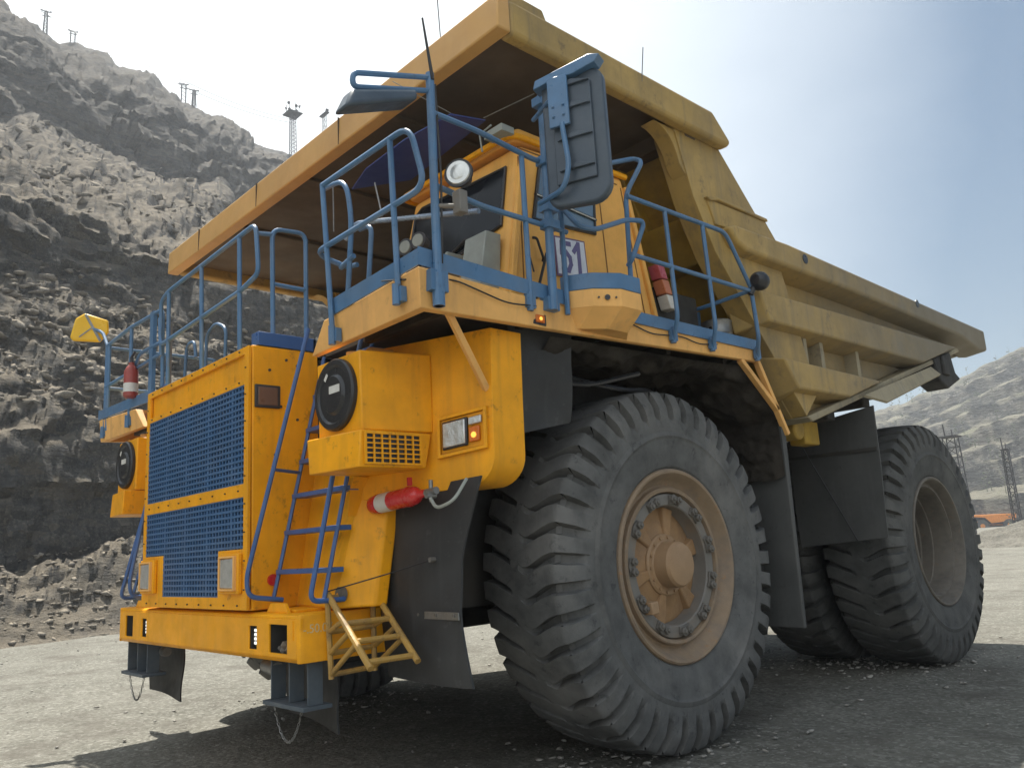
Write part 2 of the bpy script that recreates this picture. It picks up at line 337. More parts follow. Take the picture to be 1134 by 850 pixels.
# ---------------------------------------------------------------- wheels
def tyre_mesh(NL=42):
    prof = [(-.40,.80),(-.44,.84),(-.462,.92),(-.474,1.0),(-.480,1.07),(-.484,1.085),(-.494,1.10),(-.490,1.125),(-.482,1.14),(-.484,1.20),(-.484,1.26),(-.482,1.30),(-.480,1.335),(-.474,1.37),(-.458,1.405),(-.442,1.438),(-.424,1.472),(-.408,1.497),(-.392,1.508),(-.37,1.512)]
    for h in np.linspace(-.33, 0, 9): prof.append((h, 1.53-.018*(abs(h)/.37)**2))
    prof = prof+[(-h, r) for h, r in prof[:-1][::-1]]
    prof = np.array(prof); nv = len(prof); V = []
    tt = [0, .14, .5, .86, 1.0]; dd = [0, 1, 1, 1, 0]
    for L in range(NL):
        jit = VAL[(L*37) % 512]
        for k in range(9):
            for j, (h, r) in enumerate(prof):
                s = 1 if h >= 0 else -1; ah = abs(h); v = min(1, ah/.45)
                gw = .23+.21*v**2
                if k < 5: t = tt[k]*gw; d = dd[k]
                else: t = gw+(1-gw)*(k-4)/5; d = 0
                D = .088*sstep(ah, .06, .13)
                if r < 1.19: D = 0
                elif r < 1.49 and ah > .40: D *= sstep(r, 1.20, 1.36)
                ph = .13*math.sin(math.pi*1.9*v)*(1-v*.4)+s*.24*sstep(ah, 0, .12)-.45*v
                a = 2*math.pi*(L+t+ph)/NL
                rr = r; hh = h
                if ah > .40 and r > 1.2: hh = h-s*D*d*.65; rr = r-D*d*.60
                else: rr = r-D*d
                V.append((hh, rr*math.cos(a), rr*math.sin(a)))
    V = np.array(V).reshape(NL*9, nv, 3)
    w = perlin(V*9)*.005+perlin(V*30)*.0025; rad = np.linalg.norm(V[..., 1:], axis=-1, keepdims=True)
    V[..., 1:] *= 1+np.where(rad > 1.42, w[..., None]/rad, 0)
    return V.reshape(-1, 3), grid_faces(NL*9, nv, wrap=True)
TV, TF = tyre_mesh()
def make_tyre(name, m, parent, xoff=0.0):
    V = TV.copy(); V[:, 0] += xoff
    V[:, 2] = np.maximum(V[:, 2], -1.528+0.0)
    o = npmesh(name, V, TF, m, True, parent); o.data.set_sharp_from_angle(angle=R(28)); return o
def front_wheel():
    # wheel object = rim; local x outward, centre of tyre at origin
    b = MB()
    b.lathe([(.36,.84),(.442,.815),(.452,.80),(.448,.782),(.425,.765),(.37,.735),(.34,.71),(.325,.685),(.335,.668),(.375,.662),(.385,.65),(.38,.625),(.345,.615),(.30,.61),(.12,.60),(-.40,.60),(-.40,.84)], (0,0,0), 'x', 96, cap=False)
    wv = b.build('wheel', RIMO, T, smooth=30)
    ty = make_tyre('tyre', RUBBER, wv)
    b = MB(); b.lathe([(.27,.615),(.355,.607),(.36,.60),(.36,.515),(.35,.505),(.25,.50),(.22,.49)], (0,0,0), 'x', 72, cap=False)
    b.build('rim_flange', RIMG, wv, smooth=30)
    for k in range(11):
        b = MB(); a0 = 2*math.pi*(k+.35)/11
        poly = []
        for da, r in ((-.13,.515),(-.13,.59),(0,.61),(.13,.59),(.13,.515),(0,.525)): poly.append((r*math.cos(a0+da), r*math.sin(a0+da)))
        b.prism(poly, 'x', .34, .380)
        for da in (-.075, .075):
            c = (.56*math.cos(a0+da), .56*math.sin(a0+da)); b.cyl((.378, *c), (.408, *c), .037, seg=6); b.cyl((.405, *c), (.425, *c), .021, .017, seg=10)
        b.build('wheel_clamp', BOLT, wv, bevel=.004, smooth=30, seg=1)
    b = MB(); b.lathe([(.215,.50),(.235,.40),(.265,.27),(.28,.255)], (0,0,0), 'x', 60, cap=False)   # dished disc
    b.build('wheel_disc', RIMD, wv)
    b = MB()
    for k in range(6):
        a0 = 2*math.pi*(k+.2)/6; ct, st = math.cos(a0), math.sin(a0); pt = lambda r, o, x: (x, r*ct-o*st, r*st+o*ct)
        b.hexa([pt(.22,-.06,.16), pt(.22,.06,.16), pt(.22,.03,.29), pt(.22,-.03,.29)], [pt(.50,-.13,.10), pt(.50,.13,.10), pt(.50,.07,.27), pt(.50,-.07,.27)])
    b.build('wheel_spokes', RIMD, wv, bevel=.012)
    b = MB(); b.lathe([(.12,.27),(.285,.265),(.30,.25),(.30,.215),(.31,.20),(.43,.192),(.455,.175),(.465,.14),(.467,0.0001)], (0,0,0), 'x', 48)
    for k in range(14):
        a = 2*math.pi*k/14; b.cyl((.295, .235*math.cos(a), .235*math.sin(a)), (.315, .235*math.cos(a), .235*math.sin(a)), .014, seg=6)
    b.build('hub_cap', HUB, wv, smooth=30)
    b = MB(); b.box(.34,.43, -.045,.045, -.05,.05); o = b.build('rim_valve_block', HUB, wv, bevel=.01)
    a = R(215); o.location = (0.02, .52*math.cos(a), .52*math.sin(a))
    return wv
def place_copy(src, loc, rotx=0, flip=False):
    c = src.copy(); COL.objects.link(c); c.parent = src.parent; c.location = loc; c.rotation_euler = (rotx, 0, math.pi if flip else 0)
    for ch in src.children:
        d = ch.copy(); COL.objects.link(d); d.parent = c
    return c
FWX = 2.57
fwheel = front_wheel(); fwheel.location = (FWX, 0, 1.53); fwheel.rotation_euler = (R(4), 0, 0)
place_copy(fwheel, (-FWX, 0, 1.53), R(20), True)
def rear_wheel():
    b = MB()
    b.lathe([(.34,.84),(.445,.82),(.455,.808),(.45,.79),(.42,.775),(.33,.755),(.315,.735),(.335,.725),(.34,.70),(.30,.685),(.10,.67),(.09,.655),(-.05,.65),(-.06,.62),(-.35,.61),(-.37,.55),(-.40,.30),(-.38,.0001)], (0,0,0), 'x', 96, cap=False)
    wv = b.build('wheel', RIMR, T, smooth=30)
    make_tyre('tyre', RUBBERR, wv)
    b = MB()
    for k in range(16):
        a = 2*math.pi*k/16; b.cyl((-.40, .48*math.cos(a), .48*math.sin(a)), (-.33, .48*math.cos(a), .48*math.sin(a)), .028, seg=6)
    b.lathe([(-.42,.30),(-.25,.29),(-.22,.26),(-.22,.0001)], (0,0,0), 'x', 32)
    b.build('hub_cap', RIMG, wv, smooth=30)
    return wv
WB = 5.4463
rw = rear_wheel(); rw.location = (2.72, WB, 1.53); rw.rotation_euler = (R(3), 0, 0)
place_copy(rw, (1.62, WB, 1.53), R(11)); place_copy(rw, (-2.72, WB, 1.53), R(17), True); place_copy(rw, (-1.62, WB, 1.53), R(6), True)

# ---------------------------------------------------------------- chassis
b = MB()
for s in (-1, 1):
    b.box(s*.75-.16, s*.75+.16, -2.5, 7.6, 1.35, 1.95)
b.box(-.95, .95, -2.55, -2.3, 1.1, 1.75); b.box(-.9,.9, 1.2, 1.5, 1.4, 2.2); b.box(-.9, .9, 3.4, 3.7, 1.4, 2.1); b.box(-.75,.75,-1.6,1.0,1.0,2.6)
b.build('chassis_frame', CHASSIS, T, bevel=.02)
b = MB(); b.cyl((-2.1, 0, 1.45), (2.1, 0, 1.45), .24); b.cyl((-1.25,0,1.45),(1.25,0,1.45),.36)
for s in (-1, 1): b.cyl((s*1.75, 0, 1.3), (s*1.55, .1, 3.3), .22); b.cyl((s*1.68, 0.04, 1.8), (s*1.6, .08, 2.9), .27)
b.build('front_axle', CHASSIS, T)
b = MB(); b.cyl((-2.3, WB, 1.53), (2.3, WB, 1.53), .5, seg=28); b.lathe([(-.8,.3),(-.7,.75),(-.3,.85),(.3,.85),(.7,.75),(.8,.3)], (0, WB, 1.53), 'x', 32)
for s in (-1, 1): b.cyl((s*.9, WB+1.2, 1.5), (s*.9, WB+1.3, 3.0), .17)
b.build('rear_axle', CHASSIS, T)
# belly parts seen under the bumper
b = MB(); b.prism([(-.35,1.3),(-.75,1.3),(-.28,.92),(-.1,.93)], 'y', -2.2, -1.9); b.prism([(-.3,1.35),(.55,1.35),(.6,.82),(.25,.80)], 'y', -1.9, -1.6)
b.build('sump_guard', CHASSIS, T, bevel=.02)

for k, pts in enumerate(([(2.15,1.0,3.35),(2.4,.8,2.95),(2.75,.2,3.12),(2.9,-.5,3.02),(2.6,-1.2,3.2)], [(2.3,1.3,3.3),(2.6,1.45,2.6),(2.75,1.68,2.2),(2.6,1.7,1.6)], [(2.5,-1.6,3.3),(2.85,-1.0,3.0),(2.9,-.2,3.2)])):
    b = MB(); b.tube(pts, .022, 8, bend=.3); b.build('brake_hose', BLACKP, T)
# ---------------------------------------------------------------- bumper
b = MB(); BX = 1.914; B0, B1 = 1.04, 1.374; YF = -2.996
holes = [(-1.71,-1.49,1.10,1.30), (-1.25,-1.11,1.11,1.28), (1.11,1.25,1.11,1.28), (1.45,1.73,1.10,1.30)]
us = [-BX+.04, BX-.04]+[h[0] for h in holes]+[h[1] for h in holes]; vs = [B0+.03, B1-.03]+[h[2] for h in holes]+[h[3] for h in holes]
b.holed(us, vs, holes, lambda u, v, k: (u, YF+k, v), .02)
arc = lambda cx, cz, a0, a1, r=.04: [(cx+r*math.cos(R(a)), cz+r*math.sin(R(a))) for a in np.linspace(a0, a1, 6)]
# rounded top/bottom returns and the two ends
b.hexa([(-BX+.04,YF,B1-.03),(-BX+.04,YF+.02,B1-.03),(-BX+.04,YF+.05,B1-.02),(-BX+.04,-2.05,B1-.02),(-BX+.04,-2.05,B1),(-BX+.04,YF+.035,B1),(-BX+.04,YF+.01,B1-.01)], [(BX-.04,YF,B1-.03),(BX-.04,YF+.02,B1-.03),(BX-.04,YF+.05,B1-.02),(BX-.04,-2.05,B1-.02),(BX-.04,-2.05,B1),(BX-.04,YF+.035,B1),(BX-.04,YF+.01,B1-.01)])
b.hexa([(-BX+.04,YF,B0+.03),(-BX+.04,YF+.02,B0+.03),(-BX+.04,YF+.05,B0+.02),(-BX+.04,-2.05,B0+.02),(-BX+.04,-2.05,B0),(-BX+.04,YF+.03,B0)], [(BX-.04,YF,B0+.03),(BX-.04,YF+.02,B0+.03),(BX-.04,YF+.05,B0+.02),(BX-.04,-2.05,B0+.02),(BX-.04,-2.05,B0),(BX-.04,YF+.03,B0)])
for s in (-1, 1):
    P = [(s*(BX-.04), YF), (s*(BX-.012), YF+.012), (s*BX, YF+.04), (s*BX, -2.05), (s*(BX-.04), -2.05)]
    b.prism(P, 'z', B0+.002, B1-.002)
bumper = b.build('bumper', Y_BUMP, T, bevel=.006)
for h in holes:
    b = MB(); b.box(h[0]-.02, h[1]+.02, YF+.20, YF+.22, h[2]-.02, h[3]+.02)
    for x in (h[0]-.012, h[1]+.002): b.box(x, x+.010, YF+.022, YF+.20, h[2]-.02, h[3]+.02)
    b.box(h[0], h[1], YF+.022, YF+.20, h[2]-.014, h[2]-.004); b.box(h[0], h[1], YF+.022, YF+.20, h[3]+.004, h[3]+.014)
    b.build('lamp_recess', CHASSIS, bumper)
for s in (-1, 1):
    b = MB(); b.box(s*1.18-.05, s*1.18+.063, YF+.04, YF+.12, 1.125, 1.265); l = b.build('fog_lamp', BLACKP, bumper, bevel=.008)
    b = MB()
    for k in range(4): b.box(s*1.18-.03, s*1.18+.062, YF+.028, YF+.04, 1.14+k*.031, 1.162+k*.031)
    b.build('fog_lamp_lens', LEDW, bumper, bevel=.004)
b = MB(); 
for k in range(26):
    x, z = 1.50+.2*random.random(), 1.105+.05*random.random(); r = .018+.02*random.random()
    b.lathe([(-r*.7,.0001),(-r*.3,r*.8),(r*.3,r*.9),(r*.7,.0001)], (x, YF+.05+.12*random.random(), z), 'x', 6)
b.build('recess_gravel', RIMG, bumper, smooth=0)['kind'] = 'stuff'
mwside = Matrix(((0,0,1,BX+.001),(1,0,0,-2.85),(0,1,0,1.27),(0,0,0,1)))
text_mesh('chalk_number', '-.50.07', .085, CHALK, bumper, mwside, .001)
b = MB(); b.box(BX-.004, BX+.006, -2.99, -2.97, 1.28, 1.35); b.box(1.80,1.83,YF-.006,YF+.002,1.20,1.33); b.build('bumper_seam', Y_RICH, bumper)
for s in (-1, 1):       # brackets standing on the bumper top
    b = MB(); b.prism([(s*1.28,B1),(s*1.62,B1),(s*1.56,B1+.07),(s*1.34,B1+.07)], 'y', -2.93, -2.90); b.box(s*1.45-.2, s*1.45+.2, -2.88, -2.6, B1, B1+.02); b.build('bumper_bracket', Y_BUMP, T, bevel=.004)

# bumper steps with chains, flaps behind them
for s in (-1, 1):
    b = MB()
    xs = (s*1.28, s*1.68, s*1.96); x0, x1, x2 = min(xs[0], xs[2]), xs[1], max(xs[0], xs[2])
    c = s*1.62-.05*(s > 0)
    for x in (c-.28, c+.0, c+.27): b.box(x, x+.014, -2.90, -2.78, .745, B0)
    b.box(c-.31, c+.31, -2.95, -2.72, .715, .745)
    b.build('bumper_step', STEPB, T, bevel=.004)
    b = MB(); N = 22
    for k in range(N):
        t = (k+.5)/N; p = Vector((c-.26+.42*t, -2.88, .70-.23*4*t*(1-t))); d = Vector((.42, 0, -.23*4*(1-2*t))).normalized()
        n = Vector((0, 1, 0)) if k % 2 else d.cross(Vector((0, 1, 0)))
        ring = [p+d*.017*math.cos(a)+n*.009*math.sin(a) for a in np.linspace(0, 2*math.pi, 9)]
        b.tube(ring, .0035, 5, cap=False)
    b.build('chain', STEEL, T)
b = MB()
def flap(b, pts, th, nrm):
    n = Vector(nrm)*th; b.hexa([Vector(p) for p in pts], [Vector(p)+n for p in pts])
def curved_flap(name, outline_l, outline_r, th, m=FLAP, nrm=(0,1,0), rows=14, bulge=0.05, parent=None):
    b = MB(); L = [Vector(p) for p in outline_l]; Rr = [Vector(p) for p in outline_r]
    def samp(P, t):
        k = t*(len(P)-1); i = min(int(k), len(P)-2); f = k-i; return P[i].lerp(P[i+1], f)
    n = Vector(nrm); C = 8; fr = []; bk = []
    for i in range(rows+1):
        t = i/rows; a = samp(L, t); c = samp(Rr, t); ra = []; rb = []
        for j in range(C+1):
            u = j/C; p = a.lerp(c, u)+n*(bulge*math.sin(math.pi*u)*math.sin(2.2*t)+.012*math.sin(5*u+7*t))
            ra.append(b.bm.verts.new(p)); rb.append(b.bm.verts.new(p+n*th))
        fr.append(ra); bk.append(rb)
    for i in range(rows):
        for j in range(C):
            b.bm.faces.new((fr[i][j], fr[i][j+1], fr[i+1][j+1], fr[i+1][j])); b.bm.faces.new((bk[i][j], bk[i+1][j], bk[i+1][j+1], bk[i][j+1]))
        b.bm.faces.new((fr[i][0], fr[i+1][0], bk[i+1][0], bk[i][0])); b.bm.faces.new((fr[i][C], bk[i][C], bk[i+1][C], fr[i+1][C]))
    for j in range(C):
        b.bm.faces.new((fr[0][j], bk[0][j], bk[0][j+1], fr[0][j+1])); b.bm.faces.new((fr[rows][j], fr[rows][j+1], bk[rows][j+1], bk[rows][j]))
    return b.build(name, m, parent or T, smooth=40)
curved_flap('bumper_flap', [(-2.02,-2.6,1.1),(-2.07,-2.62,.50)], [(-1.32,-2.55,1.1),(-1.08,-2.66,.47)], .015)
curved_flap('bumper_flap', [(1.0,-2.66,1.1),(1.05,-2.62,.58)], [(1.70,-2.6,1.1),(1.86,-2.66,.52)], .015)
b = MB(); b.cyl((1.12,-2.85,.97),(1.30,-2.85,.95),.055); b.build('under_lamp', STEEL, T)
b = MB(); b.cyl((-1.32,-2.75,.94),(-1.22,-2.75,.94),.045); b.build('under_lamp', STEEL, T)

# ---------------------------------------------------------------- hood and grilles
HX = 1.155
b = MB()
b.hexa([(-HX,-2.99,1.39),(HX,-2.99,1.39),(HX,-2.40,1.39),(-HX,-2.40,1.39)], [(-HX,-3.0,3.50),(HX,-3.0,3.50),(HX,-2.40,3.50),(-HX,-2.40,3.50)])
hood = b.build('hood', Y_RICH, T, bevel=.012)
b = MB(); yb = -3.0; th = .03
fn = lambda u, v, k: (u, yb-th+k-.004, v)
gh = [(-1.085,1.085,2.37,3.175), (-1.085,1.085,1.86,2.265), (-.62,.62,1.49,1.87)]
rh = [(-1.08,1.08,3.225,3.43)]
b.holed([-HX,HX,-1.085,1.085,-.62,.62,-1.08,1.08], [1.395,3.49,2.37,3.175,1.86,2.265,1.49,1.87,3.225,3.43], gh+rh, fn, th)
b.build('radiator_frame', Y_RICH, T, bevel=.004, seg=1)
b = MB(); b.box(-1.1,1.1,-3.003,-3.001,1.48,3.2); b.build('radiator_core', RADI, hood)
def grille(name, rects, nx, nz):
    b = MB(); bw = .0095
    X0, X1 = min(r[0] for r in rects), max(r[1] for r in rects); Z0, Z1 = min(r[2] for r in rects), max(r[3] for r in rects)
    px = (X1-X0)/nx; pz = .047
    for i in range(nx+1):
        x = X0+i*px
        zs = [r for r in rects if r[0]-.01 <= x <= r[1]+.01]
        z0 = min(r[2] for r in zs); z1 = max(r[3] for r in zs); w_ = bw*(1.9 if i % 8 == 0 else 1)
        b.box(x-w_, x+w_, -3.025, -3.012, z0, z1)
    nz = int(round((Z1-Z0)/pz))
    for j in range(nz+1):
        z = Z0+j*(Z1-Z0)/nz
        rr = [r for r in rects if r[2]-.01 <= z <= r[3]+.01]; x0 = min(r[0] for r in rr); x1 = max(r[1] for r in rr)
        b.box(x0, x1, -3.0285, -3.0155, z-.0095, z+.0095)
    return b.build(name, GRILLE, T, smooth=0)
grille('radiator_grille', [gh[0]], 36, 20); grille('radiator_grille', [gh[1], gh[2]], 36, 20)
b = MB()
for z in (1.43, 2.318, 3.2, 3.46):
    for k in range(9):
        x = -1.0+k*.25
        b.cyl((x,-3.045,z),(x,-3.03,z),.007,seg=6)
for s in (-1,1):
    for k in range(9): b.cyl((s*1.118,-3.045,1.55+k*.22),(s*1.118,-3.03,1.55+k*.22),.006,seg=6)
for (y,z) in ((-2.7,3.4),(-2.85,3.3),(-2.6,3.36),(-2.75,3.0),(-2.8,2.6),(-2.6,2.9)): b.cyl((HX,y,z),(HX+.012,y,z),.012,seg=6)
b.build('hood_bolts', DARKM, hood)
for s in (-1, 1):
    cx = s*.915
    b = MB(); b.box(cx-.17, cx+.17, -3.075, -3.035, 1.52, 1.83); hb = b.build('headlight', Y_RICH, T, bevel=.01)
    b = MB(); b.holed([cx-.145,cx+.145,cx-.128,cx+.128],[1.545,1.812,1.56,1.797],[(cx-.128,cx+.128,1.56,1.797)],lambda u,v,k:(u,-3.10+k,v),.03); b.build('headlight_bezel', Y_FADE, hb, bevel=.004)
    b = MB(); b.box(cx-.125, cx+.125, -3.092, -3.074, 1.563, 1.794); b.build('headlight_lens', LENS, hb, bevel=.012)
b = MB(); b.box(HX-.002, HX+.022, -2.98, -2.76, 2.98, 3.17); pl = b.build('side_marker', DARKM, hood, bevel=.008)
b = MB(); b.box(HX+.015, HX+.026, -2.955, -2.785, 3.0, 3.15); b.build('side_marker_lens', mat('lens_brown', (.16,.09,.06), .3, bump=.1), pl, bevel=.01)
b = MB(); b.cyl((HX,-2.82,1.61),(HX+.02,-2.82,1.61),.045); b.build('red_reflector', REDP, hood)
b = MB(); b.box(1.03,1.16,-2.95,-2.42,3.505,3.62); b.box(-1.15,-1.05,-2.9,-2.42,3.505,3.60); b.box(-1.15,1.16,-2.45,-2.42,3.505,3.62); b.build('hood_toe_board', BLUE2, T, bevel=.005)
# inclined panel behind the ladder with its folded outer wing
for s in (-1, 1):
    b = MB()
    lo = [(s*1.15,-2.62,1.39),(s*1.93,-2.73,1.39),(s*2.13,-2.51,1.39),(s*2.13,-2.40,1.39),(s*1.15,-2.40,1.39)]
    hi = [(s*1.15,-2.30,3.3),(s*1.97,-2.22,3.3),(s*2.13,-2.17,3.3),(s*2.13,-2.05,3.3),(s*1.15,-2.05,3.3)]
    lo2 = [(s*1.15,-2.58,2.2),(s*2.03,-2.62,2.2),(s*2.36,-2.44,2.2),(s*2.36,-2.30,2.2),(s*1.15,-2.30,2.2)]
    b.hexa(lo, hi)
    b.build('ladder_panel', Y_RICH, T, bevel=.02, seg=3)

# ---------------------------------------------------------------- air filter housings
for s in (-1, 1):
    b = MB()
    b.hexa([(s*1.97,-2.86,2.60),(s*2.56,-2.86,2.60),(s*2.60,-2.28,2.60),(s*1.97,-2.28,2.60)], [(s*1.95,-2.86,3.17),(s*2.54,-2.86,3.17),(s*2.60,-2.28,3.19),(s*1.97,-2.28,3.19)])
    af = b.build('air_filter_housing', Y_RICH, T, bevel=.012)
    b = MB()
    b.hexa([(s*2.02,-2.97,2.34),(s*2.60,-2.92,2.34),(s*2.60,-2.36,2.34),(s*2.02,-2.40,2.34)], [(s*1.99,-2.97,2.596),(s*2.60,-2.90,2.596),(s*2.60,-2.30,2.596),(s*1.99,-2.36,2.596)])
    b.build('intake_box', Y_RICH, af, bevel=.01)
    b = MB(); xo = 2.604
    b.holed([-2.88,-2.40]+[v for k in range(7) for v in (-2.862+k*.065,-2.862+k*.065+.053)], [2.36,2.585]+[v for k in range(6) for v in (2.373+k*.034,2.373+k*.034+.025)],
            [(-2.862+k*.065,-2.862+k*.065+.053,2.373+j*.034,2.373+j*.034+.025) for k in range(7) for j in range(6)], lambda u, v, k: (s*(xo+.002+k), u, v), .012)
    b.build('vent_grille', Y_RICH, af, smooth=0)
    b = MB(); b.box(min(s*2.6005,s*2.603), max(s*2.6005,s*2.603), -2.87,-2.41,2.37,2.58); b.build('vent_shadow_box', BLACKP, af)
    b = MB(); b.lathe([(0,.262),(.03,.262),(.045,.25),(.045,.215),(.03,.20),(.03,.15),(.05,.13),(.05,.0001)], (s*2.25,-2.862,2.895), 'y', 56, sgn=-1)
    fc = b.build('filter_cap', BLACKP, af, smooth=30)
    b = MB(); b.box(s*2.25-.07+.04, s*2.25+.07+.04, -2.918,-2.914, 2.90, 2.955); b.build('filter_label', WHITEP, af)
    b = MB(); b.prism([(s*2.25-.11,3.02),(s*2.25-.09,3.00),(s*2.25-.055,3.045),(s*2.25-.075,3.06)], 'y', -2.912,-2.908); b.build('filter_sticker', WHITEP, af)
    b = MB(); b.cyl((s*2.2,-2.7,3.17),(s*2.2,-2.7,3.24),.05); b.tube([(s*2.25,-2.6,3.17),(s*2.25,-2.6,3.26),(s*2.25,-2.3,3.26)],.03,bend=.05); b.build('intake_pipe', Y_FADE, af)

# ---------------------------------------------------------------- fender lamp panel
for s in (-1, 1):
    b = MB()
    Wp = 1.17; dirv = Vector((1.10, .40, 0)).normalized(); A = Vector((1.97, -2.52, 0)); nb = Vector((0.0, .30, 0))
    ol = [(0.0, 2.18), (.04, 2.16)]
    for a in np.linspace(-82, 0, 9): ol.append((Wp-.22+.22*math.cos(R(a)), 2.40+.22*math.sin(R(a))))
    ol += [(Wp+.0, 2.8), (Wp+.005, 3.31), (.0, 3.31)]
    f = lambda u, z, k: Vector(((A.x+dirv.x*u)*1, A.y+dirv.y*u+.02*(z-2.2), z))+nb*k
    lo = [f(u, z, 0) for u, z in ol]; hi = [f(u, z, 1) for u, z in ol]
    for P in (lo, hi):
        for p in P: p.x *= s
    b.hexa(lo, hi)
    pn = b.build('fender_panel', Y_RICH, T, bevel=.004, smooth=18)
    def pf(u, z, k): q = f(u, z, 0)+Vector((dirv.y, -dirv.x, 0))*k; q.x *= s; return q
    b = MB(); b.holed([.72,1.13,.745,1.105],[2.42,2.72,2.445,2.695],[(.745,1.105,2.445,2.695)],lambda u,v,k: pf(u,v+.10*(u-.9),k),.035); lf = b.build('lamp_frame', Y_RICH, pn, bevel=.004)
    b = MB(); b.hexa([pf(.75,2.45-.01,.004),pf(1.10,2.45+.02,.004),pf(1.10,2.69+.02,.004),pf(.75,2.69-.015,.004)],[pf(.75,2.45-.01,.012),pf(1.10,2.45+.02,.012),pf(1.10,2.69+.02,.012),pf(.75,2.69-.015,.012)]); b.build('lamp_backing', Y_RICH, pn)
    def lamp(u0,u1,z0,z1,m,nm,k0=.012,k1=.04):
        b = MB(); sl_ = .10
        b.hexa([pf(u0,z0+sl_*(u0-.9),k0),pf(u1,z0+sl_*(u1-.9),k0),pf(u1,z1+sl_*(u1-.9),k0),pf(u0,z1+sl_*(u0-.9),k0)],[pf(u0,z0+sl_*(u0-.9),k1),pf(u1,z0+sl_*(u1-.9),k1),pf(u1,z1+sl_*(u1-.9),k1),pf(u0,z1+sl_*(u0-.9),k1)])
        return b.build(nm, m, pn, bevel=.008)
    lamp(.765,.975,2.472,2.675,BLACKP,'headlight_housing',.012,.036); lamp(.778,.962,2.485,2.662,LENS,'headlight_lens',.03,.05)
    q = pf(1.03, 2.545, .04); q2 = pf(1.03, 2.545, .047); b = MB(); b.cyl(q, q2, .022, .016, 14); b.build('signal_bulb', BULB, pn)
    lamp(.988,1.075,2.485,2.595,AMBER,'turn_signal'); lamp(.985,1.09,2.61,2.665,LENS,'side_lamp')
    b = MB(); b.beam((s*3.17,-2.57,3.32),(s*3.02,-2.13,2.86),.045,.014,(0,-1,0)); b.build('panel_strut', Y_FADE, T)
    b = MB(); b.beam((s*3.185,-2.56,3.32),(s*3.035,-2.12,2.86),.014,.045,(0,-1,0)); b.build('panel_strut', Y_FADE, T)
    b = MB(); b.prism([(s*2.0,2.25),(s*2.06,2.33),(s*1.98,2.33),(s*1.96,2.05)],'y',-2.62,-2.5); b.build('panel_gusset', Y_RICH, T)

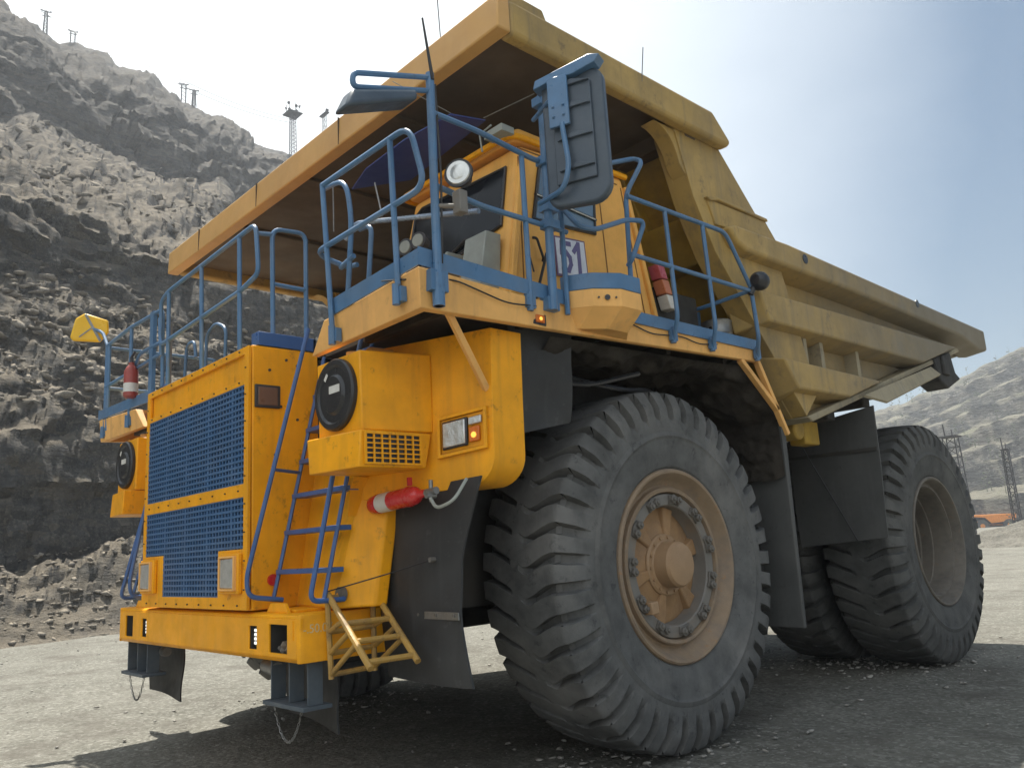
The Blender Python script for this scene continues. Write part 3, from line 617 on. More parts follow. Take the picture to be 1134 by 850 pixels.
# ---------------------------------------------------------------- deck (catwalk platform round the cab)
for s in (-1, 1):
    b = MB()
    # front fascia, corner, side fascia: outline in plan, outer face leaning in slightly at the top
    def ring(z, o):
        return [(s*1.22,-2.84-o,z),(s*(3.27+o),-2.86-o,z),(s*(3.20+o),-1.30,z),(s*(3.20+o),1.38,z),(s*3.14,1.38,z),(s*3.14,-1.30,z),(s*3.20,-2.78,z),(s*1.22,-2.78,z)]
    z0 = [3.27,3.285,3.345,3.425,3.425,3.345,3.285,3.27]; z1 = [3.50,3.555,3.53,3.53,3.53,3.53,3.555,3.50]
    lo = [(p[0],p[1],z) for p, z in zip(ring(0,0), z0)]; hi = [(p[0],p[1],z) for p, z in zip(ring(0,.02), z1)]
    lo[0] = (s*1.84,-2.84,3.27); lo[7] = (s*1.84,-2.78,3.27); hi[0] = (s*2.06,-2.86,3.50); hi[7] = (s*2.06,-2.78,3.50)
    b.hexa(lo, hi)
    b.build('deck_fascia', Y_FADE, T, bevel=.008)
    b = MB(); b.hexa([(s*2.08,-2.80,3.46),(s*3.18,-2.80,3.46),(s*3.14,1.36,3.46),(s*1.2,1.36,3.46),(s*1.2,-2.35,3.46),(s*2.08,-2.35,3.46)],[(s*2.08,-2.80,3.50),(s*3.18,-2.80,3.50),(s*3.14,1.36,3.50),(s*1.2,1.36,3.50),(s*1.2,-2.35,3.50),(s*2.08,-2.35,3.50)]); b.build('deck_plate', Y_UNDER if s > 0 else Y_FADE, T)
    b = MB()  # beams under the deck
    for y in (-1.75,-.9,0,.9,1.3): b.box(s*2.15-.95, s*2.15+.95, y-.03, y+.03, 3.36, 3.458)
    b.box(s*2.6-.5, s*2.6+.5, -2.53, -2.47, 3.36, 3.458)
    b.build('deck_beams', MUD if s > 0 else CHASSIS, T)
    # toe board (blue kick strip)
    b = MB()
    P = [(s*2.2,-2.875),(s*3.30,-2.89),(s*3.235,-1.42)] if s > 0 else [(s*1.5,-2.875),(s*3.30,-2.89),(s*3.235,-1.42)]
    Z = [3.50,3.56,3.545]
    for (p,q,za,zb) in ((P[0],P[1],Z[0],Z[1]),(P[1],P[2],Z[1],Z[2])):
        b.hexa([(p[0],p[1],za),(q[0],q[1],zb),(q[0]-s*.012,q[1]+.012,zb),(p[0]-s*.0,p[1]+.012,za)],[(p[0],p[1],za+.125),(q[0],q[1],zb+.11),(q[0]-s*.012,q[1]+.012,zb+.11),(p[0],p[1]+.012,za+.125)])
    b.box(min(s*3.225,s*3.24),max(s*3.225,s*3.24),-.68,1.33,3.525,3.63)
    b.build('toe_board', BLUE, T, bevel=.003)
    # rear brace down to the fender
    b = MB(); b.beam((s*3.17,1.06,3.42),(s*3.17,1.66,2.96),.05,.06,(1,0,0)); b.beam((s*3.17,1.36,3.45),(s*3.17,1.80,2.72),.05,.06,(1,0,0)); b.build('fender_brace', Y_FADE, T, bevel=.006)
    # fender behind the wheel and wheel arch lining
    b = MB()
    b.hexa([(s*2.0,1.12,3.42),(s*3.13,1.10,3.42),(s*3.13,1.14,3.46),(s*2.0,1.16,3.46)],[(s*2.0,1.72,2.86),(s*3.16,1.70,2.92),(s*3.16,1.76,2.94),(s*2.0,1.78,2.88)])
    b.hexa([(s*2.0,1.72,2.93),(s*3.165,1.72,2.93),(s*3.165,1.80,2.93),(s*2.0,1.80,2.93)],[(s*2.0,1.74,.84),(s*3.13,1.74,.82),(s*3.13,1.80,.82),(s*2.0,1.80,.84)])
    b.build('rear_fender', FLAPD, T, bevel=.01)
    b = MB(); b.hexa([(s*1.98,-1.9,1.3),(s*2.02,-1.9,1.3),(s*2.02,1.8,1.3),(s*1.98,1.8,1.3)],[(s*1.98,-1.9,3.44),(s*2.02,-1.9,3.44),(s*2.02,1.8,3.44),(s*1.98,1.8,3.44)]); b.build('inner_fender', CHASSIS, T)
# caked mud on the wheel arch lining of the near side (lumpy sheet)
nu, nv = 150, 60
U_, V_ = np.meshgrid(np.linspace(0,1,nu), np.linspace(0,1,nv), indexing='ij')
path_y = np.interp(U_, [0,.45,.62,.8,1.0], [-1.55,.3,1.05,1.68,1.70]); path_z = np.interp(U_, [0,.1,.45,.62,.8,1.0],[3.30,3.31,3.33,3.36,2.86,2.3])
X_ = 2.03+1.12*V_
P = np.stack([X_, path_y, path_z], -1); n = fbm(P*2.6, 5, .55); d = np.clip(n*.10+.04, -.01, .15)
edge = sstep(V_, 0, .06)*(1-sstep(V_, .90, 1))
P[..., 2] -= d*edge*(1-.5*sstep(U_,.6,.8)); P[..., 1] -= d*edge*.7*sstep(U_,.6,.8)
npmesh('mud_lining', P.reshape(-1,3), grid_faces(nu,nv), MUD, True, T)

# flaps
bf = curved_flap('front_mud_flap', [(1.92,-2.34,2.2),(1.85,-2.33,1.58),(1.93,-2.30,1.2),(1.96,-2.30,.87)], [(3.02,-2.20,2.25),(2.84,-2.28,1.72),(2.84,-2.30,1.32),(2.95,-2.30,.86)], .018, bulge=-.05)
b = MB(); b.hexa([(1.95,-2.335,1.30),(2.865,-2.335,1.295),(2.865,-2.325,1.295),(1.95,-2.325,1.30)],[(1.95,-2.335,1.35),(2.862,-2.335,1.345),(2.862,-2.325,1.345),(1.95,-2.325,1.35)]); b.build('flap_strip', STEEL, bf)
b = MB()
for k in range(5): b.cyl((2.02+k*.2,-2.345,1.325),(2.02+k*.2,-2.33,1.325),.012,seg=6)
b.cyl((2.60,-2.36,1.70),(2.60,-2.30,1.70),.018); b.build('flap_bolts', BOLT, bf)
curved_flap('front_mud_flap', [(-3.02,-2.2,2.25),(-2.84,-2.28,1.7),(-2.95,-2.3,.9)], [(-1.92,-2.34,2.2),(-1.85,-2.33,1.58),(-1.96,-2.3,.9)], .018)
for s in (-1, 1):
    curved_flap('fender_flap', [(s*3.0,-1.86,3.40),(s*2.98,-1.84,2.95),(s*2.97,-1.86,2.55)], [(s*3.10,-1.28,3.40),(s*3.08,-1.26,3.0),(s*3.0,-1.25,2.68)], .015, nrm=(-s,0,0), bulge=.04)
    b = MB(); b.box(min(s*2.0,s*3.0), max(s*2.0,s*3.0), -1.86,-1.84,2.5,3.42); b.build('arch_front_plate', CHASSIS, T)
    o = curved_flap('rear_mud_flap', [(s*2.14,3.72,3.0),(s*2.15,3.70,2.2),(s*2.16,3.70,1.55)], [(s*3.28,3.72,3.15),(s*3.26,3.70,2.3),(s*3.24,3.70,1.62)], .02, m=FLAPD, bulge=-.02)
    b = MB(); b.box(s*2.7-.56, s*2.7+.56, 3.672, 3.69, 2.62, 2.66); b.build('flap_strip', CHASSIS, o)
    b = MB(); b.tube([(s*2.3,3.6,2.95),(s*2.9,3.66,1.60)], .008, 5); b.build('flap_wire', CABLE, o)

# ---------------------------------------------------------------- ladders on both sides of the hood
for s in (-1, 1):
    lad = lambda x, z, o=0: (s*x, -2.80+(z-1.65)*.235-o, z)
    b = MB()
    b.tube([lad(1.98,3.5,.10), lad(1.98,2.5,.12), lad(2.0,1.62,.12), lad(2.0,1.46,.12), lad(2.02,1.46,-.15)], .019, 8, bend=.10)
    b.tube([lad(1.42,3.62,.30), lad(1.40,2.6,.32), lad(1.30,1.64,.30), lad(1.30,1.50,.25), lad(1.34,1.46,-.02)], .019, 8, bend=.12)
    b.tube([lad(1.40,2.45,.32), lad(1.22,2.45,0)], .014, 6)
    ld = b.build('ladder', BLUE2, T)
    b = MB()
    for x in (1.22, 1.99): b.tube([lad(x,1.46), lad(x,3.45)], .016, 6)
    b.build('ladder_stile', BLUE2, ld)
    for z in (1.675, 1.975, 2.265, 2.545, 2.81, 3.1, 3.36):
        b = MB(); p = lad(1.6, z); b.box(s*1.6-.40, s*1.6+.40, p[1]-.02, p[1]+.11, z-.025, z+.012); b.build('rung', BLUE2, ld, bevel=.004)

# fold-down step of round bars on the near bumper end
b = MB(); r = .021
A = [Vector((1.96,-2.80,1.50)), Vector((1.97,-2.78,.92))]; B_ = [Vector((1.96,-2.42,1.50)), Vector((1.97,-2.42,.93))]
b.tube(A, r); b.tube(B_, r)
A2 = Vector((2.60,-2.86,1.04)); B2 = Vector((2.62,-2.50,1.04))
C2 = [Vector((1.97,-2.80,1.50)), A2]; D2 = [Vector((1.97,-2.42,1.50)), B2]
b.tube(C2, r*1.1); b.tube(D2, r*1.1)
for t in (.42, .66, .92): b.tube([C2[0].lerp(C2[1], t), D2[0].lerp(D2[1], t)], r*.95)
for t in (.45, .70, .95): b.tube([A[0].lerp(A[1], t), B_[0].lerp(B_[1], t)], r*.9)
for t in (.45,.70,.95): b.tube([A[0].lerp(A[1], t), C2[0].lerp(C2[1], t*.62+.1)], r*.9); b.tube([B_[0].lerp(B_[1], t), D2[0].lerp(D2[1], t*.62+.1)], r*.9)
b.cyl((1.93,-2.78,1.46),(1.93,-2.40,1.47),.03)
b.build('folding_step', STEPY, T)
b = MB()
for y in (-2.68,-2.50): b.lathe([(-.02,.03),(-.02,.055),(.02,.055),(.02,.03)], (1.95,y,1.49), 'y', 14)
b.build('step_hinge', BOLT, T)
b = MB(); b.tube([(1.97,-2.8,1.52),(2.3,-2.5,1.62),(2.60,-2.35,1.70)], .005, 5); b.build('step_cable', CABLE, T)

# ---------------------------------------------------------------- handrails
TR = .021
def rail(name, tubes, parent=None, m=None, r=TR, feet=()):
    b = MB()
    for t in tubes:
        pts, bend = t[0], t[1] if len(t) > 1 else .1
        b.tube(pts, t[2] if len(t) > 2 else r, 8, bend=bend)
    for f in feet:
        x, y, z = f[:3]; z -= .03; dx = f[3] if len(f) > 3 else 0
        if dx: b.box(x-.012, x+.02, y-.045, y+.045, z-.05, z+.05) if dx > 0 else b.box(x-.03, x+.012, y-.05, y+.05, z-.07, z+.07)
        else: b.box(x-.05, x+.05, y-.014, y+.03, z-.05, z+.05)
        b.cyl((x, y-.0 if dx else y-.02, z-.07), (x, y if dx else y-.02, z+.07), .027, seg=8)
    return b.build(name, m or BLUE, parent or T)
# front guard rail of the cab deck: one bent loop with two posts
rail('handrail', [([(2.13,-2.9,4.55),(3.27,-2.9,4.54),(3.42,-2.9,4.05),(2.0,-2.9,4.04),(2.06,-2.65,3.96),(2.16,-2.62,3.96)], .14),
                  ([(2.25,-2.9,3.36),(2.13,-2.9,4.56)],), ([(3.09,-2.9,3.40),(3.04,-2.9,4.55)],)], feet=[(2.26,-2.89,3.36),(3.09,-2.9,3.44)])
# inner gate loops at the ladder head
rail('handrail', [([(1.78,-2.7,4.70),(2.14,-2.7,4.66),(2.22,-2.7,4.3),(2.12,-2.7,3.50)], .16), ([(2.05,-2.7,3.95),(2.24,-2.7,3.99)],)])
rail('handrail', [([(1.86,-2.4,4.40),(2.04,-2.4,4.38),(1.92,-2.4,3.50)], .12)])
rail('handrail', [([(1.55,-2.35,4.42),(1.62,-2.3,4.56),(3.13,-2.2,4.16)], .1)], m=mat('rail_worn', (.30,.34,.38), .3, metal=.3, dirt=(.09,.2,.4), amt=.8, dscale=2.5))
# corner mast
CX, CY = 3.315, -2.745
b = MB(); b.tube([(CX,CY,3.30),(CX,CY,4.96)], .030, 10); b.box(CX-.05, CX+.02, CY-.07, CY+.07, 3.40, 3.54); b.cyl((CX,CY,3.30),(CX,CY,3.52),.042,seg=10)
mast = b.build('corner_mast', BLUE, T)
b = MB(); b.tube([(CX,CY,4.93),(CX,-3.36,4.73),(CX,-3.36,4.63),(CX,CY,4.83)], .019, 8, bend=.05); b.build('mirror_arm', BLUE, mast)
b = MB(); b.hexa([(CX-.10,-2.92,4.66),(CX+.10,-2.92,4.66),(CX+.09,-3.46,4.43),(CX-.09,-3.46,4.43)],[(CX-.07,-2.90,4.755),(CX+.07,-2.90,4.755),(CX+.06,-3.40,4.58),(CX-.06,-3.40,4.58)]); b.build('front_mirror', MIRRORB, mast, bevel=.03, seg=3)
b = MB(); b.tube([(CX+.03,CY,4.9),(CX+.02,CY-.06,5.35)], lambda t: .013 if t < .5 else .007, 6); b.build('whip_antenna', CABLE, mast)
b = MB(); b.tube([(CX-.01,CY+.05,4.9),(CX+.04,CY+.03,4.2),(CX,CY+.04,3.6)], .008, 5); b.build('mast_cable', CABLE, mast)
# round work lamp on the mast
b = MB(); c = Vector((3.43,-2.62,4.21)); d = Vector((.50,-.86,.02)).normalized()
b.cyl(c-d*.10, c, .055, .092, 24); b.cyl(c, c+d*.02, .10, .10, 28); wl_ = b.build('work_lamp', DARKM, T)
b = MB(); b.cyl(c+d*.018, c+d*.030, .086, .080, 28); b.cyl(c+d*.030, c+d*.038, .055, .03, 20); b.build('work_lamp_lens', LENS, wl_)
b = MB(); b.box(3.38,3.46,-2.65,-2.58,3.93,4.09); b.tube([(CX,CY,3.99),(3.42,-2.6,3.99)],.018); b.build('work_lamp_bracket', RIMG, wl_, bevel=.01)
# side rails from the mast to the mirror pole
rail('handrail', [([(CX,CY,4.67),(3.27,-2.3,4.70),(3.25,-1.73,4.66),(3.27,-1.40,4.66)], .1), ([(CX,CY,4.14),(3.26,-2.3,4.13),(3.25,-1.4,4.14)],), ([(3.25,-1.845,3.46),(3.245,-1.84,4.66)],)], feet=[(3.245,-1.85,3.53,1)])
b = MB(); b.tube([(3.28,-1.64,3.46),(3.27,-1.60,5.24)], .034, 10); b.box(3.20,3.29,-1.70,-1.58,3.46,3.56)
for z in (4.66,4.14,5.16,4.28): b.box(3.225,3.325,-1.67,-1.55,z-.035,z+.035)
mp_ = b.build('mirror_pole', BLUE, T)
b = MB(); b.tube([(3.255,-1.46,3.46),(3.25,-1.45,4.32)], TR, 8); b.build('mirror_pole_stay', BLUE, T)
# wing mirror: back shell with ribs, T bracket, tube stay, glass on the far face
b = MB(); mcx, mz0, mz1 = 3.69, 4.13, 5.19
oc = []
for (cx_, cz_, a0, a1, r) in ((3.93-.14,mz0+.14,-90,0,.14),(3.93-.10,mz1-.12,0,90,.10),(3.44+.06,mz1-.06,90,180,.06),(3.44+.10,mz0+.12,180,270,.10)):
    for a in np.linspace(a0, a1, 6): oc.append((cx_+r*math.cos(R(a)), cz_+r*math.sin(R(a))))
b.prism(oc, 'y', -1.80, -1.72); mir = b.build('wing_mirror', MIRRORB, T, bevel=.02, seg=3)
b = MB(); b.box(3.53,3.84,-1.825,-1.80,mz0+.18,mz1-.12)
for z in (4.40,4.64,4.88,5.06): b.prism([(3.56,z),(3.84,z),(3.70,z+.045)], 'y', -1.85, -1.822)
b.build('mirror_ribs', MIRRORB, mir, bevel=.006)
b = MB(); b.prism([(3.40,5.10),(3.55,5.13),(3.72,5.13),(3.90,5.17),(3.94,5.22),(3.86,5.245),(3.42,5.17)], 'y', -1.86, -1.74)
b.box(3.52,3.68,-1.875,-1.85,4.74,5.14)
for z in (4.82,4.90):
    for x in (3.56,3.64): b.cyl((x,-1.89,z),(x,-1.87,z),.012,seg=6)
b.build('mirror_bracket', BLUE, mir, bevel=.008)
b = MB(); b.tube([(3.62,-1.875,4.76),(3.66,-1.89,4.40),(3.60,-1.88,4.24),(3.34,-1.74,4.25)], .020, 8, bend=.12); b.tube([(3.30,-1.66,4.98),(3.54,-1.86,4.98)],.018,8); b.build('mirror_stay', BLUE, mir)
b = MB(); b.box(3.48,3.88,-1.718,-1.712,mz0+.06,mz1-.06); b.build('mirror_glass', MIRG, mir)
pv_ = Vector((3.44,-1.76,0)); Rz = Matrix.Rotation(R(20), 4, 'Z'); mir.rotation_euler = (0,0,R(20)); mir.location = pv_-Rz@pv_
# grab loops round the cab step
rail('handrail', [([(3.28,-1.45,4.66),(3.30,-1.01,4.80),(3.36,-.60,4.96),(3.45,-.60,4.90),(3.32,-.70,4.62),(3.30,-.72,3.60)], .08)])
rail('handrail', [([(3.26,-1.45,4.33),(3.42,-1.44,4.12),(3.42,-1.25,4.14),(3.42,-.85,4.32),(3.46,-.66,4.34),(3.38,-.76,4.02),(3.31,-.74,3.98)], .07)])
# rails of the rear part of the near deck, closed along the back
RX = 3.345
rail('handrail', [([(RX,-.72,4.59),(RX,.77,4.61),(RX,1.12,4.12)], .10), ([(RX,-.74,4.07),(RX,1.10,4.08)],), ([(3.24,-.1,3.45),(RX,-.16,3.62),(RX,-.20,4.60)],.05), ([(3.24,.50,3.45),(RX,.42,3.62),(RX,.38,4.60)],.05), ([(3.24,1.28,3.45),(RX,1.16,3.62),(RX,1.12,4.14)],.05),
     ([(RX,1.10,4.08),(2.9,1.0,4.02),(1.4,1.0,4.0)],), ([(2.6,1.3,3.5),(2.6,1.3,4.08)],)], feet=[(3.235,-.1,3.52,1),(3.235,.50,3.52,1),(3.235,1.28,3.52,1)])
b = MB(); b.lathe([(-.09,.001),(-.085,.05),(-.05,.085),(0,.098),(.05,.085),(.085,.05),(.09,.001)], (3.42,1.17,4.17), 'y', 20); b.cyl((RX,1.10,4.04),(3.38,1.14,4.14),.03); b.build('tail_mirror', BLACKP, T)
# hood rail: leaning loop on three posts and the gate on the near side
HY = -2.95
rail('handrail', [([(-1.11,HY+.02,3.9),(-1.10,HY,4.48),(-.89,HY,4.53),(1.10,HY,4.58),(1.16,HY,4.12),(.80,HY,4.06),(-1.08,HY,4.0),(-1.12,HY,4.3)], .09),
                  ([(-.85,HY,3.5),(-.88,HY,4.53)],), ([(-.0,HY,3.5),(-.05,HY,4.54)],), ([(.81,HY,3.5),(.78,HY,4.56)],)], feet=[])
rail('handrail', [([(1.1,-2.79,3.5),(1.1,-2.80,4.57),(1.1,-2.48,4.60),(1.1,-2.48,3.5)], .09), ([(1.1,-2.80,4.07),(1.1,-2.48,4.07)],), ([(1.09,HY,4.50),(1.1,-2.78,4.52)],)])
rail('handrail', [([(-1.54,-2.3,3.5),(-1.50,-2.3,4.30),(-1.25,-2.3,4.38),(-.98,-2.3,4.26),(-1.0,-2.3,3.9)], .1), ([(-2.17,-2.3,3.5),(-2.08,-2.3,4.30),(-1.85,-2.3,4.32),(-1.8,-2.3,4.1)], .1)], r=.019)
# far side deck rail
FY = -2.86
rail('handrail', [([(-3.26,-1.5,4.47),(-3.24,FY,4.47),(-2.3,FY,4.50),(-1.30,FY,4.46),(-1.25,FY,3.6)], .09), ([(-3.24,-1.5,3.95),(-3.22,FY,3.95),(-1.3,FY,3.97)], .08),
                  ([(-3.14,FY,3.4),(-3.16,FY,4.47)],), ([(-3.05,FY,3.4),(-3.07,FY,4.47)],), ([(-2.26,FY,3.4),(-2.28,FY,4.49)],), ([(-1.55,FY,3.4),(-1.55,FY,4.48)],),
                  ([(-3.2,-1.5,3.4),(-3.2,-1.5,4.47)],), ([(-2.2,FY,3.93),(-1.9,FY-.02,4.1),(-1.3,FY,4.1)],.1)], feet=[(-3.14,FY,3.42),(-2.26,FY,3.42)])
b = MB(); b.box(-1.62,-1.52,FY-.02,FY+.02,3.5,4.5); b.build('ladder_head_post', BLUE, T)
b = MB(); b.box(-1.42,-1.36,FY+.1,FY+.13,3.55,4.35); b.build('ladder_head_plate', STEEL, T)
# far side yellow mirror on its arm
b = MB(); b.tube([(-3.24,-2.84,4.5),(-3.45,-2.84,4.72),(-3.62,-2.95,4.80)], .02, 8, bend=.08); ar = b.build('far_mirror_arm', BLUE, T)
b = MB()
c = Vector((-3.62,-2.94,4.79)); e1 = Vector((.06,.20,.0)).normalized(); e2 = Vector((0,0,1)); nn = e1.cross(e2)
pts = [c+e1*u*.85+e2*v*1.12 for u, v in ((-.26,-.12),(-.20,.10),(-.08,.17),(.24,.10),(.25,-.04),(.14,-.16),(-.22,-.16))]
b.hexa(pts, [p+nn*.05 for p in pts]); b.build('far_mirror', YBRIGHT, ar, bevel=.02)
b = MB(); b.beam(c+e1*-.06+e2*.17+nn*.058, c+e1*.12+e2*-.17+nn*.058, .030, .012, nn); b.beam(c+e1*.02+e2*.0+nn*.056, c+e1*-.12+e2*-.13+nn*.056, .014, .008, nn); b.build('mirror_strap', STEEL, ar)
# lamps on the deck behind the front toe board
b = MB()
for x in (2.64,2.80):
    c = Vector((x,-2.5,3.97)); d = Vector((.3,-.95,0)).normalized(); b.cyl(c-d*.08,c,.040,.060,20); b.cyl(c,c+d*.015,.066,.066,20); b.box(x-.02,x+.02,-2.47,-2.43,3.55,3.92)
dl = b.build('deck_lamps', DARKM, T)
for x in (2.64,2.80):
    b = MB()
    c = Vector((x,-2.5,3.97)); d = Vector((.3,-.95,0)).normalized(); b.cyl(c+d*.012,c+d*.022,.050,.046,20)
    b.build('deck_lamp_lens', GREYP, dl)
# amber marker on the side fascia, small cables
b = MB(); b.box(3.205,3.228,-1.81,-1.67,3.345,3.435); ml = b.build('marker_lamp', BLACKP, T, bevel=.006)
b = MB(); b.box(3.226,3.240,-1.785,-1.695,3.36,3.42); b.build('marker_lens', AMBER, ml, bevel=.006)
b = MB(); b.cyl((3.240,-1.74,3.39),(3.245,-1.74,3.39),.014); b.build('marker_bulb', BULB, ml)
b = MB(); b.tube([(2.9,-2.90,3.56),(3.15,-2.90,3.50),(3.29,-2.6,3.52),(3.27,-2.1,3.44),(3.26,-1.8,3.47)], .006, 5, bend=.1); b.build('deck_cable', CABLE, T); b = MB(); b.tube([(3.23,-.7,3.52),(3.23,-.4,3.46),(3.23,.05,3.50),(3.23,.3,3.46),(3.23,.6,3.5)], .006, 5, bend=.1)
b.build('deck_cable', CABLE, T)
# cab step bump-out
SP = [(3.16,-1.42),(3.24,-1.40),(3.38,-1.30),(3.50,-1.10),(3.50,-.86),(3.16,-.66)]
b = MB(); b.hexa([(x if x < 3.2 else x-.16, y, 3.37 if x < 3.2 else 3.38) for x, y in SP], [(x,y,3.52) for x,y in SP]); b.hexa([(x,y,3.522) for x,y in SP],[(x,y,3.66) for x,y in SP]); st = b.build('cab_step', Y_FADE, T, bevel=0, smooth=0)
b = MB(); b.hexa([(x+(.006 if x>3.2 else 0),y,3.663) for x,y in SP],[(x+(.006 if x>3.2 else 0),y,3.79) for x,y in SP]); b.build('cab_step_toe_board', BLUE, st, bevel=.004)
b = MB()
pa, pb = Vector((3.38,-1.30,3.59)), Vector((3.50,-1.10,3.59)); q = (pa+pb)/2+Vector((.004,-.004,0)); b.cyl(q, q+Vector((.008,-.006,0)), .022, seg=14)
for k in (-1,1):
    q2 = q+(pb-pa).normalized()*k*.07; b.cyl(q2, q2+Vector((.008,-.006,0)), .008, seg=8)
b.build('step_bolt_holes', BLACKP, st)

# ---------------------------------------------------------------- cab
lo = [(1.28,-1.80,3.50),(2.90,-1.80,3.50),(2.90,.18,3.50),(1.28,.18,3.50)]; hi = [(1.42,-1.50,5.02),(2.88,-1.50,5.02),(2.88,-.16,5.10),(1.42,-.16,5.10)]
b = MB(); b.hexa(lo, hi); cab = b.build('cab', Y_CAB, T, bevel=.05, seg=3)
def cabf(x, z, o=0):      # point on the front face
    t = (z-3.5)/1.52; return Vector((x, -1.80+.30*t-o, z))
b = MB(); ws = [(1.50,4.05),(2.20,4.20),(2.78,4.30),(2.76,4.84),(1.60,4.90),(1.50,4.84)]
b.hexa([cabf(x,z,.004) for x,z in ws],[cabf(x,z,.014) for x,z in ws]); b.build('windscreen', GLASS, cab)
b = MB(); wp = [cabf(x,z,.016) for x,z in ws]; b.tube(wp+[wp[0]], .016, 6); b.build('windscreen_seal', BLACKP, cab)
b = MB(); b.tube([cabf(2.62,4.26,.03),cabf(2.35,4.31,.03),cabf(2.0,4.17,.03)],.016,6); b.tube([cabf(2.5,4.2,.03),cabf(2.1,4.19,.03),cabf(1.75,4.10,.03)],.010,6); b.build('windscreen_wiper', CABLE, cab)
# roof cap with rolled rim
b = MB(); b.hexa([(1.36,-1.57,5.05),(2.90,-1.57,5.05),(2.89,-.14,5.09),(1.36,-.14,5.09)],[(1.50,-1.42,5.24),(2.80,-1.42,5.24),(2.78,-.22,5.26),(1.50,-.22,5.26)]); rf = b.build('cab_roof', Y_CAB, cab, bevel=.05, seg=3)
b = MB(); b.tube([(1.34,-.1,5.10),(1.34,-1.60,5.07),(2.90,-1.60,5.07),(2.895,-.13,5.10)], .028, 8, bend=.12);  b.build('roof_gutter', Y_RICH, cab)
# side window, sash, seams, sign, handle
def cs(y, z, o=0): return Vector((2.90-.02*(z-3.5)/1.55+o, y, z))
wpoly = [(-1.40,4.37),(-.64,4.42),(-.60,4.93),(-1.28,4.90)]
b = MB(); b.hexa([cs(y,z,.003) for y,z in wpoly],[cs(y,z,.012) for y,z in wpoly]); b.build('side_window', GLASSB, cab)
b = MB(); wp = [cs(y,z,.012) for y,z in wpoly]; b.tube(wp+[wp[0]], .018, 6); b.tube([cs(-1.37,4.60,.02),cs(-.62,4.55,.02)],.014,6); b.build('side_window_seal', BLACKP, cab)
b = MB(); b.tube([cs(-1.36,4.60,.026),cs(-.63,4.55,.026)],.009,6); b.build('window_sash', MIRG, cab)
b = MB()
for (y0,z0,y1,z1) in ((-.53,5.0,-.49,3.6),(-.20,4.98,.0,3.6),(-1.52,4.9,-1.56,3.6),(-1.52,4.98,-.25,5.0)): b.beam(cs(y0,z0,.002),cs(y1,z1,.002),.010,.006,(1,0,0))
b.build('cab_seams', mat('seam_brown', (.20,.09,.02), .7, bump=0), cab)
b = MB(); b.beam(cs(-1.47,4.95,.0),cs(-1.74,3.55,.02),.06,.05,(1,0,0)); b.build('cab_pillar', Y_CAB, cab, bevel=.012)
b = MB(); b.beam(cs(-.14,5.0,.0),cs(.16,3.6,.0),.05,.06,(1,0,0)); b.build('cab_pillar', Y_CAB, cab, bevel=.012)
b = MB(); b.tube([cs(-1.44,4.20,.02),cs(-1.42,4.19,.05),cs(-1.36,4.03,.05),cs(-1.34,4.02,.02)],.012,6,bend=.02); b.build('door_handle', CABLE, cab)
b = MB(); sg = [(-1.175,3.93),(-.785,3.95),(-.80,4.31),(-1.185,4.28)]; b.hexa([cs(y,z,.012) for y,z in sg],[cs(y,z,.018) for y,z in sg]); sn = b.build('number_sign', SIGNB, cab)
sg2 = [(-1.16,3.95),(-.80,3.97),(-.815,4.295),(-1.17,4.265)]; b = MB(); b.hexa([cs(y,z,.0185) for y,z in sg2],[cs(y,z,.021) for y,z in sg2]); b.build('number_plate', SIGNW, sn)
b = MB(); SWD = .042
def stroke(pts):
    for p, q in zip(pts, pts[1:]):
        a = cs(-.985+p[0]*.8, 4.12+p[1]+.05*p[0], .0225); c_ = cs(-.985+q[0]*.8, 4.12+q[1]+.05*q[0], .0225); d_ = (c_-a).normalized()*SWD*.35; b.beam(a-d_, c_+d_, SWD, .004, (1,0,0))
stroke([(-.02,.12),(-.145,.12),(-.15,.02)]); stroke([(-.15,.02),(-.08,.04),(-.03,0),(-.02,-.06),(-.06,-.12),(-.15,-.12)])
stroke([(.115,.14),(.115,-.14)]); stroke([(.04,.06),(.10,.12)])
b.build('number_digits', SIGNP, sn)
b = MB(); b.tube([cs(-1.50,4.9,.02),cs(-1.50,4.3,.03),cs(-1.53,4.15,.03),cs(-1.46,3.9,.03)],.007,5); b.tube([(3.0,-1.55,3.6),(3.0,-1.38,4.05)],.012,6); b.build('cab_cable', CABLE, cab)
b = MB(); b.box(2.70,2.92,-1.72,-1.58,5.06,5.12); b.tube([(2.65,-1.7,4.98),(2.65,-1.72,5.13),(2.80,-1.72,5.15)],.01,6); b.build('roof_lamp', GREYP, cab, bevel=.01)
b = MB(); b.tube([(2.35,-1.4,5.22),(2.34,-1.42,5.42)],.006,5); b.build('roof_aerial', DARKM, cab)
b = MB(); b.tube([(2.6,-.3,5.2),(2.7,-.35,5.34),(2.85,-.3,5.2)],.012,6,bend=.05); b.build('lifting_eye', Y_RICH, cab)
b = MB(); b.prism([(-2.0,3.5),(-1.76,3.5),(-1.70,4.20),(-1.86,4.20)],'x',2.56,2.82); b.hexa([(2.0,-1.95,3.85),(2.43,-1.95,4.0),(2.43,-1.75,4.0),(2.0,-1.75,3.85)],[(2.0,-1.95,3.93),(2.43,-1.95,4.13),(2.43,-1.75,4.13),(2.0,-1.75,3.93)]); b.build('cab_air_duct', GREYP, T, bevel=.01)
